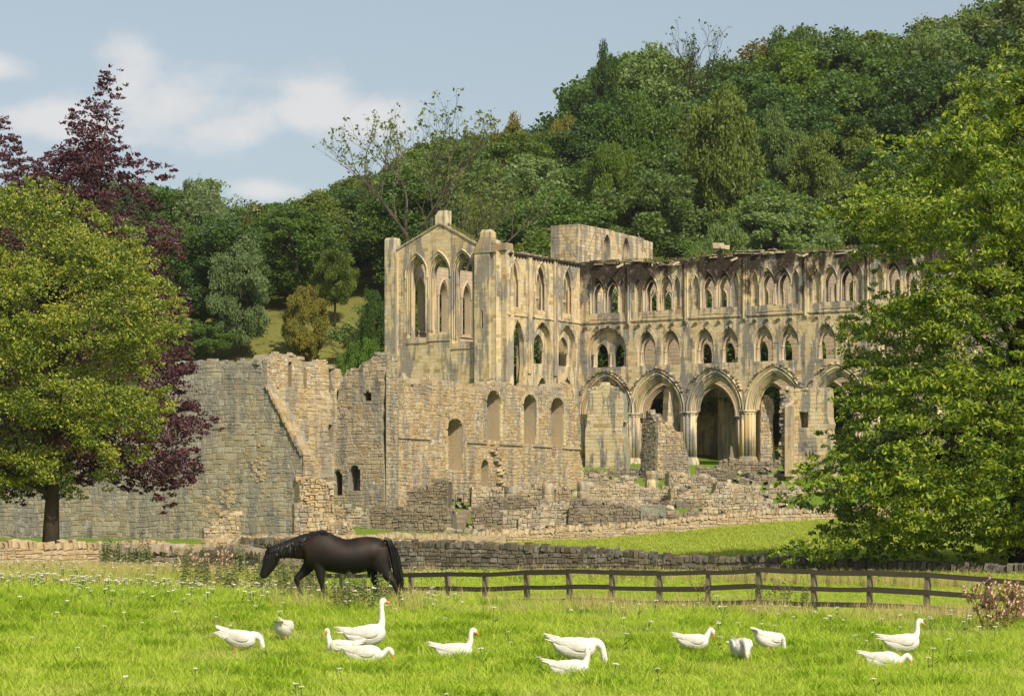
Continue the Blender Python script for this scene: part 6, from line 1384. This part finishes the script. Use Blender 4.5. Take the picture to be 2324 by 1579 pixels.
for i in range(190):
    f = random.random() * (len(crest) - 1.001); k = int(f); g = f - k; x = crest[k][0] + g * (crest[k + 1][0] - crest[k][0]); y = crest[k][1] + g * (crest[k + 1][1] - crest[k][1]); L = random.uniform(70, 190) * (1 if 1 < f < 7 else .5); dr = random.uniform(-25, 45)
    wn = (.10 + .05 * min(f / 6, 1)); mn.tube([(hx(x), random.uniform(-.02, .02), hzz(y - 6)), (hx(x + dr * .3), -wn * .75, hzz(y + L * .25)), (hx(x + dr * .8), -wn - .015, hzz(y + L * .65)), (hx(x + dr), -wn - .005, hzz(y + L))], [.012, .013, .010, .002], 4)
for i in range(18): x = random.uniform(440, 480); mn.tube([(hx(x), random.uniform(-.03, .03), hzz(470)), (hx(x - 20), random.uniform(-.07, .0), hzz(505)), (hx(x - 30), random.uniform(-.08, 0), hzz(555))], [.01, .008, .002], 4)
tag(mn.build('mane', M['mane'], horse), kind='stuff')
tl = MB(); tp_ = [(1640, 378), (1690, 392), (1725, 470), (1752, 580), (1775, 700), (1795, 800), (1805, 880)]
tl.tube([(hx(x), 0, hzz(y)) for x, y in tp_], [.05, .055, .07, .085, .085, .07, .02], 10)
for i in range(130):
    o_, w_ = random.gauss(0, 1), random.gauss(0, 1); k = random.randrange(4, 7); pts = []
    for j, (x, y) in enumerate(tp_[:k + 1]): s_ = min(1, j / 2.5); pts.append((hx(x + o_ * 24 * s_), w_ * .045 * s_ - .01, hzz(y + (random.uniform(0, 40) if j == k else 0))))
    tl.tube(pts, [.010] * k + [.002], 4)
tag(tl.build('tail', M['mane'], horse), kind='stuff')

# geese
def white_mat():
    m, t = new_mat('goose_plumage'); pos = N(t, 'ShaderNodeTexCoord').outputs['Object']; a = NOISE(t, MAPV(t, pos, (9, 30, 30)), 1.6, 4, .6); b = NOISE(t, pos, 6, 4); c = MIX(t, SMOOTH(t, b, .45, .75, 0, .5), (.66, .645, .61), (.58, .545, .475)); ed = N(t, 'ShaderNodeTexVoronoi', {'Vector': MAPV(t, pos, (16, 22, 34)), 'Scale': 1.0}).outputs['Distance']; c = MIX(t, SMOOTH(t, ed, .45, .75, 0, .35), c, (.50, .46, .39)); finish(t, c, .85, MATH(t, 'ADD', a, ed), .35, .012, .15); return m
M['plume'] = white_mat(); M['beak'] = plain_mat('orange_beak', (.72, .22, .045), .15, 20, .5, .3); M['eye'] = plain_mat('goose_eye', (.03, .05, .08), .1, 10, .3)
NECK = {   # (x, z, r) from inside the chest to the end of the head, then the direction the bill points
    'up': ([(.16, .0, .10), (.245, .10, .07), (.275, .22, .052), (.28, .34, .045), (.285, .43, .045), (.305, .49, .052), (.345, .495, .046), (.378, .48, .030)], (1, -.38)),
    'upmid': ([(.16, .0, .10), (.245, .09, .07), (.285, .18, .052), (.29, .27, .046), (.30, .335, .047), (.335, .37, .050), (.375, .36, .044), (.405, .335, .030)], (.85, -.75)),
    'mid': ([(.16, .0, .10), (.25, .075, .075), (.30, .15, .056), (.325, .215, .049), (.37, .25, .049), (.415, .225, .047), (.43, .185, .042), (.435, .15, .028)], (.35, -1)),
    'graze': ([(.14, .02, .11), (.25, .07, .085), (.35, .08, .066), (.425, .035, .056), (.465, -.055, .050), (.485, -.13, .050), (.50, -.175, .044), (.508, -.21, .028)], (.25, -1)),
    'loop': ([(.16, -.02, .10), (.29, -.035, .065), (.37, .015, .052), (.42, .06, .048), (.475, .07, .050), (.52, .035, .048), (.54, -.005, .042), (.548, -.04, .028)], (.3, -1)),
    'back': ([(.14, .0, .10), (.23, .06, .075), (.27, .13, .058), (.29, .21, .050), (.30, .27, .050), (.315, .315, .054), (.345, .325, .048), (.375, .31, .030)], (1, -.3)),
}
def goose(label, u, v, heading, neck, sit=False, sc=1.0, pitch=0.0, yaw=0.0, droop=False, tail=.0):
    b = ground_hit(u, v + 3); root = tag(empty('goose', b, math.radians(heading)), label, 'goose', 'white geese grazing in the pasture'); root.scale = (sc * .72, sc * .80, sc * .83)
    zc = .165 if sit else .325; cp, sp = math.cos(pitch), math.sin(pitch)
    def B(x, z): return x * cp - z * sp, zc + x * sp + z * cp
    mb = MB(); body = []
    for x, z, a, w in [(-.53, .085 + tail, .008, .035), (-.45, .065 + tail * .7, .026, .062), (-.36, .01 + tail * .3, .078, .095), (-.27, -.015, .122, .128), (-.15, -.025, .158, .158), (0, -.025, .180, .178), (.12, -.012, .172, .175), (.22, .010, .138, .142), (.285, .035, .085, .09), (.312, .045, .03, .03)]:
        X, Z = B(x, z); body.append((X, Z, a, w))
    loft(mb, body, 0, 16)
    pts, bd = NECK[neck]; st = []; ys, cy = math.sin(yaw), math.cos(yaw); x0 = pts[3][0]
    for i, (x, z, r) in enumerate(pts):
        X, Z = B(x, z); f = max(0, (i - 3) / 4); xx = x - x0
        r *= 1.12; st.append((B(x0 + xx * (1 - f + f * cy), z)[0] if i > 3 else X, Z, r, r * (.96 if i < 5 else .88), max(0, xx) * ys * f))
    loft(mb, st, 0, 12)
    if not sit: loft(mb, [(B(-.10, -.10)[0], zc - .10, .07, .10), (B(-.09, -.17)[0], zc - .165, .05, .085), (-.085, zc - .20, .02, .05)], 0, 10)
    fused('body', mb, M['plume'], root, .0115, 4)
    hx_, hz_, hr, _, hy = st[-1]; px_, pz_, pr, _, py_ = st[-2]; ha, _, _, _, _ = st[-3]
    d = Vector((bd[0] * cy, bd[0] * ys, bd[1])).normalized()
    bk = MB(); o0 = Vector((hx_, hy, hz_)) - d * .02; bk.tube([o0, o0 + d * .035, o0 + d * .075, o0 + d * .098], [.028, .026, .018, .006], 8); bk.build('beak', M['beak'], root, True)
    for s in (-1, 1):
        e = MB(); e.lathe([(.001, -.007), (.007, -.003), (.007, .003), (.001, .007)], 8); o = e.build('eye', M['eye'], root, True); o.location = (px_ - .008, py_ + s * pr * .86, pz_ + .012)
        # folded wing: a long flattened shell with flight feathers crossing the rump
        w = MB(); wl = []
        for x, z, a, q in [(.20, .03, .02, .012), (.15, .03, .075, .03), (.04, .035, .105, .034), (-.10, .045, .100, .030), (-.24, .06, .075, .024), (-.36, .075, .045, .018), (-.45, .085, .018, .010)]:
            X, Z = B(x, z); wl.append((X, Z - (.05 * max(0, -x) * 4 if droop and s < 0 else 0), a, q, s * (.166 - .10 * max(0, -x - .02) / .45 * 1.1)))
        loft(w, wl, 0, 10); wo = w.build('wing', M['plume'], root, True)
        for j in range(5):
            f = MB(); L = .20 + .03 * j; X, Z = B(-.20 - .028 * j, .035 + .022 * j); yy = s * (.115 - .012 * j); ang = .10 + .05 * j - (1.0 if droop and s < 0 else 0)
            q0 = Vector((X, yy, Z)); dd = Vector((-math.cos(pitch), s * (-.18 if not (droop and s < 0) else .35), ang * .5 - math.sin(pitch))).normalized(); sd = Vector((0, .25 * s, 1)).normalized() * .020
            f.add([q0 - sd, q0 + sd, q0 + dd * L * .8 + sd * .9, q0 + dd * L, q0 + dd * L * .8 - sd * .9, q0 + Vector((0, s * .008, 0)), q0 + dd * L * .8 + Vector((0, s * .006, 0))], [(0, 5, 6, 4), (5, 1, 2, 6), (4, 6, 3), (6, 2, 3)]); f.build('feather', M['plume'], root)
        if not sit:
            lg = MB(); lx = -.04 + .05 * s; lg.tube([(lx, s * .075, zc - .14), (lx - .02, s * .075, .07), (lx, s * .075, .012)], [.022, .013, .012], 7)
            lg.add([(lx - .03, s * .075, .016), (lx + .10, s * .075 - .05, .004), (lx + .12, s * .075, .006), (lx + .10, s * .075 + .05, .004), (lx, s * .075, .028)], [(0, 1, 4), (1, 2, 4), (2, 3, 4), (3, 0, 4), (3, 2, 1, 0)]); lg.build('leg', M['beak'], root)
    tf = MB()
    for j in range(7):
        a = (j - 3) * .11; X, Z = B(-.40, .055 + tail * .6); q0 = Vector((X, (j - 3) * .016, Z)); dd = Vector((-cp * math.cos(a), math.sin(a), .22 + tail * 1.4 - sp)).normalized(); sd = Vector((0, .02, .004)); tf.add([q0 - sd, q0 + sd, q0 + dd * .16 + sd, q0 + dd * .19, q0 + dd * .16 - sd], [(0, 1, 2, 4), (4, 2, 3)])
    tf.build('tail_feathers', M['plume'], root)
goose('white goose grazing at the end of the flock with one wing drooping', 548, 1484, -8, 'graze', False, .98, -.12, droop=True, tail=.06)
goose('white goose seen from behind, a plump oval below the horse', 643, 1458, 82, 'graze', False, .98, -.10)
goose('white goose resting with only a bent neck showing behind two others', 774, 1486, 172, 'back', True, .95, .0, 1.2)
goose('tall white goose standing alert with its neck straight up', 836, 1482, 4, 'up', False, 1.16, .10, droop=False)
goose('white goose lying before the tall alert goose with its head lowered', 830, 1502, -4, 'loop', True, 1.02, 0, tail=.05)
goose('white goose sitting alone with raised head and orange beak', 1036, 1496, 2, 'upmid', True, 1.02, 0, tail=.03)
goose('largest white goose grazing with an orange foot showing', 1310, 1514, 3, 'graze', False, 1.14, -.06)
goose('white goose sitting in front of the largest one, face turned away', 1298, 1538, 4, 'back', True, 1.0, 0, 1.3, tail=.05)
goose('white goose walking with head bent, left of the one facing forward', 1578, 1486, 2, 'mid', False, .88, -.03)
goose('white goose facing the viewer with its beak in the grass', 1680, 1506, -78, 'graze', False, 1.0, .03)
goose('white goose turned away with its tail cocked and head hidden', 1746, 1484, 38, 'graze', False, .94, -.14, tail=.05)
goose('white goose standing with lowered orange beak near the thistle clump', 2052, 1494, 2, 'upmid', False, 1.0, .04)
goose('white goose crouching in a tuft of grass before its neighbour', 2008, 1514, -2, 'loop', True, .95, 0, tail=.05)
bpy.context.view_layer.update()
dg = bpy.context.evaluated_depsgraph_get()
for o in PENDING:
    me = bpy.data.meshes.new_from_object(o.evaluated_get(dg)); me.name = 'body'; o.modifiers.clear(); old = o.data; o.data = me
    me.polygons.foreach_set('use_smooth', [True] * len(me.polygons)); bpy.data.meshes.remove(old)

# ------------------------------------------------------------------ thin summer haze between here and the hill
hz = MB(); hz.box(-330, 330, -62, 720, -8, 112)
hm = bpy.data.materials.new('haze'); hm.use_nodes = True; hm.node_tree.nodes.clear()
hv = N(hm.node_tree, 'ShaderNodeVolumePrincipled', {'Color': (.86, .89, .92, 1), 'Density': .00007, 'Anisotropy': .2})
N(hm.node_tree, 'ShaderNodeOutputMaterial', {'Volume': hv.outputs[0]})
tag(hz.build('haze', hm), kind='stuff')
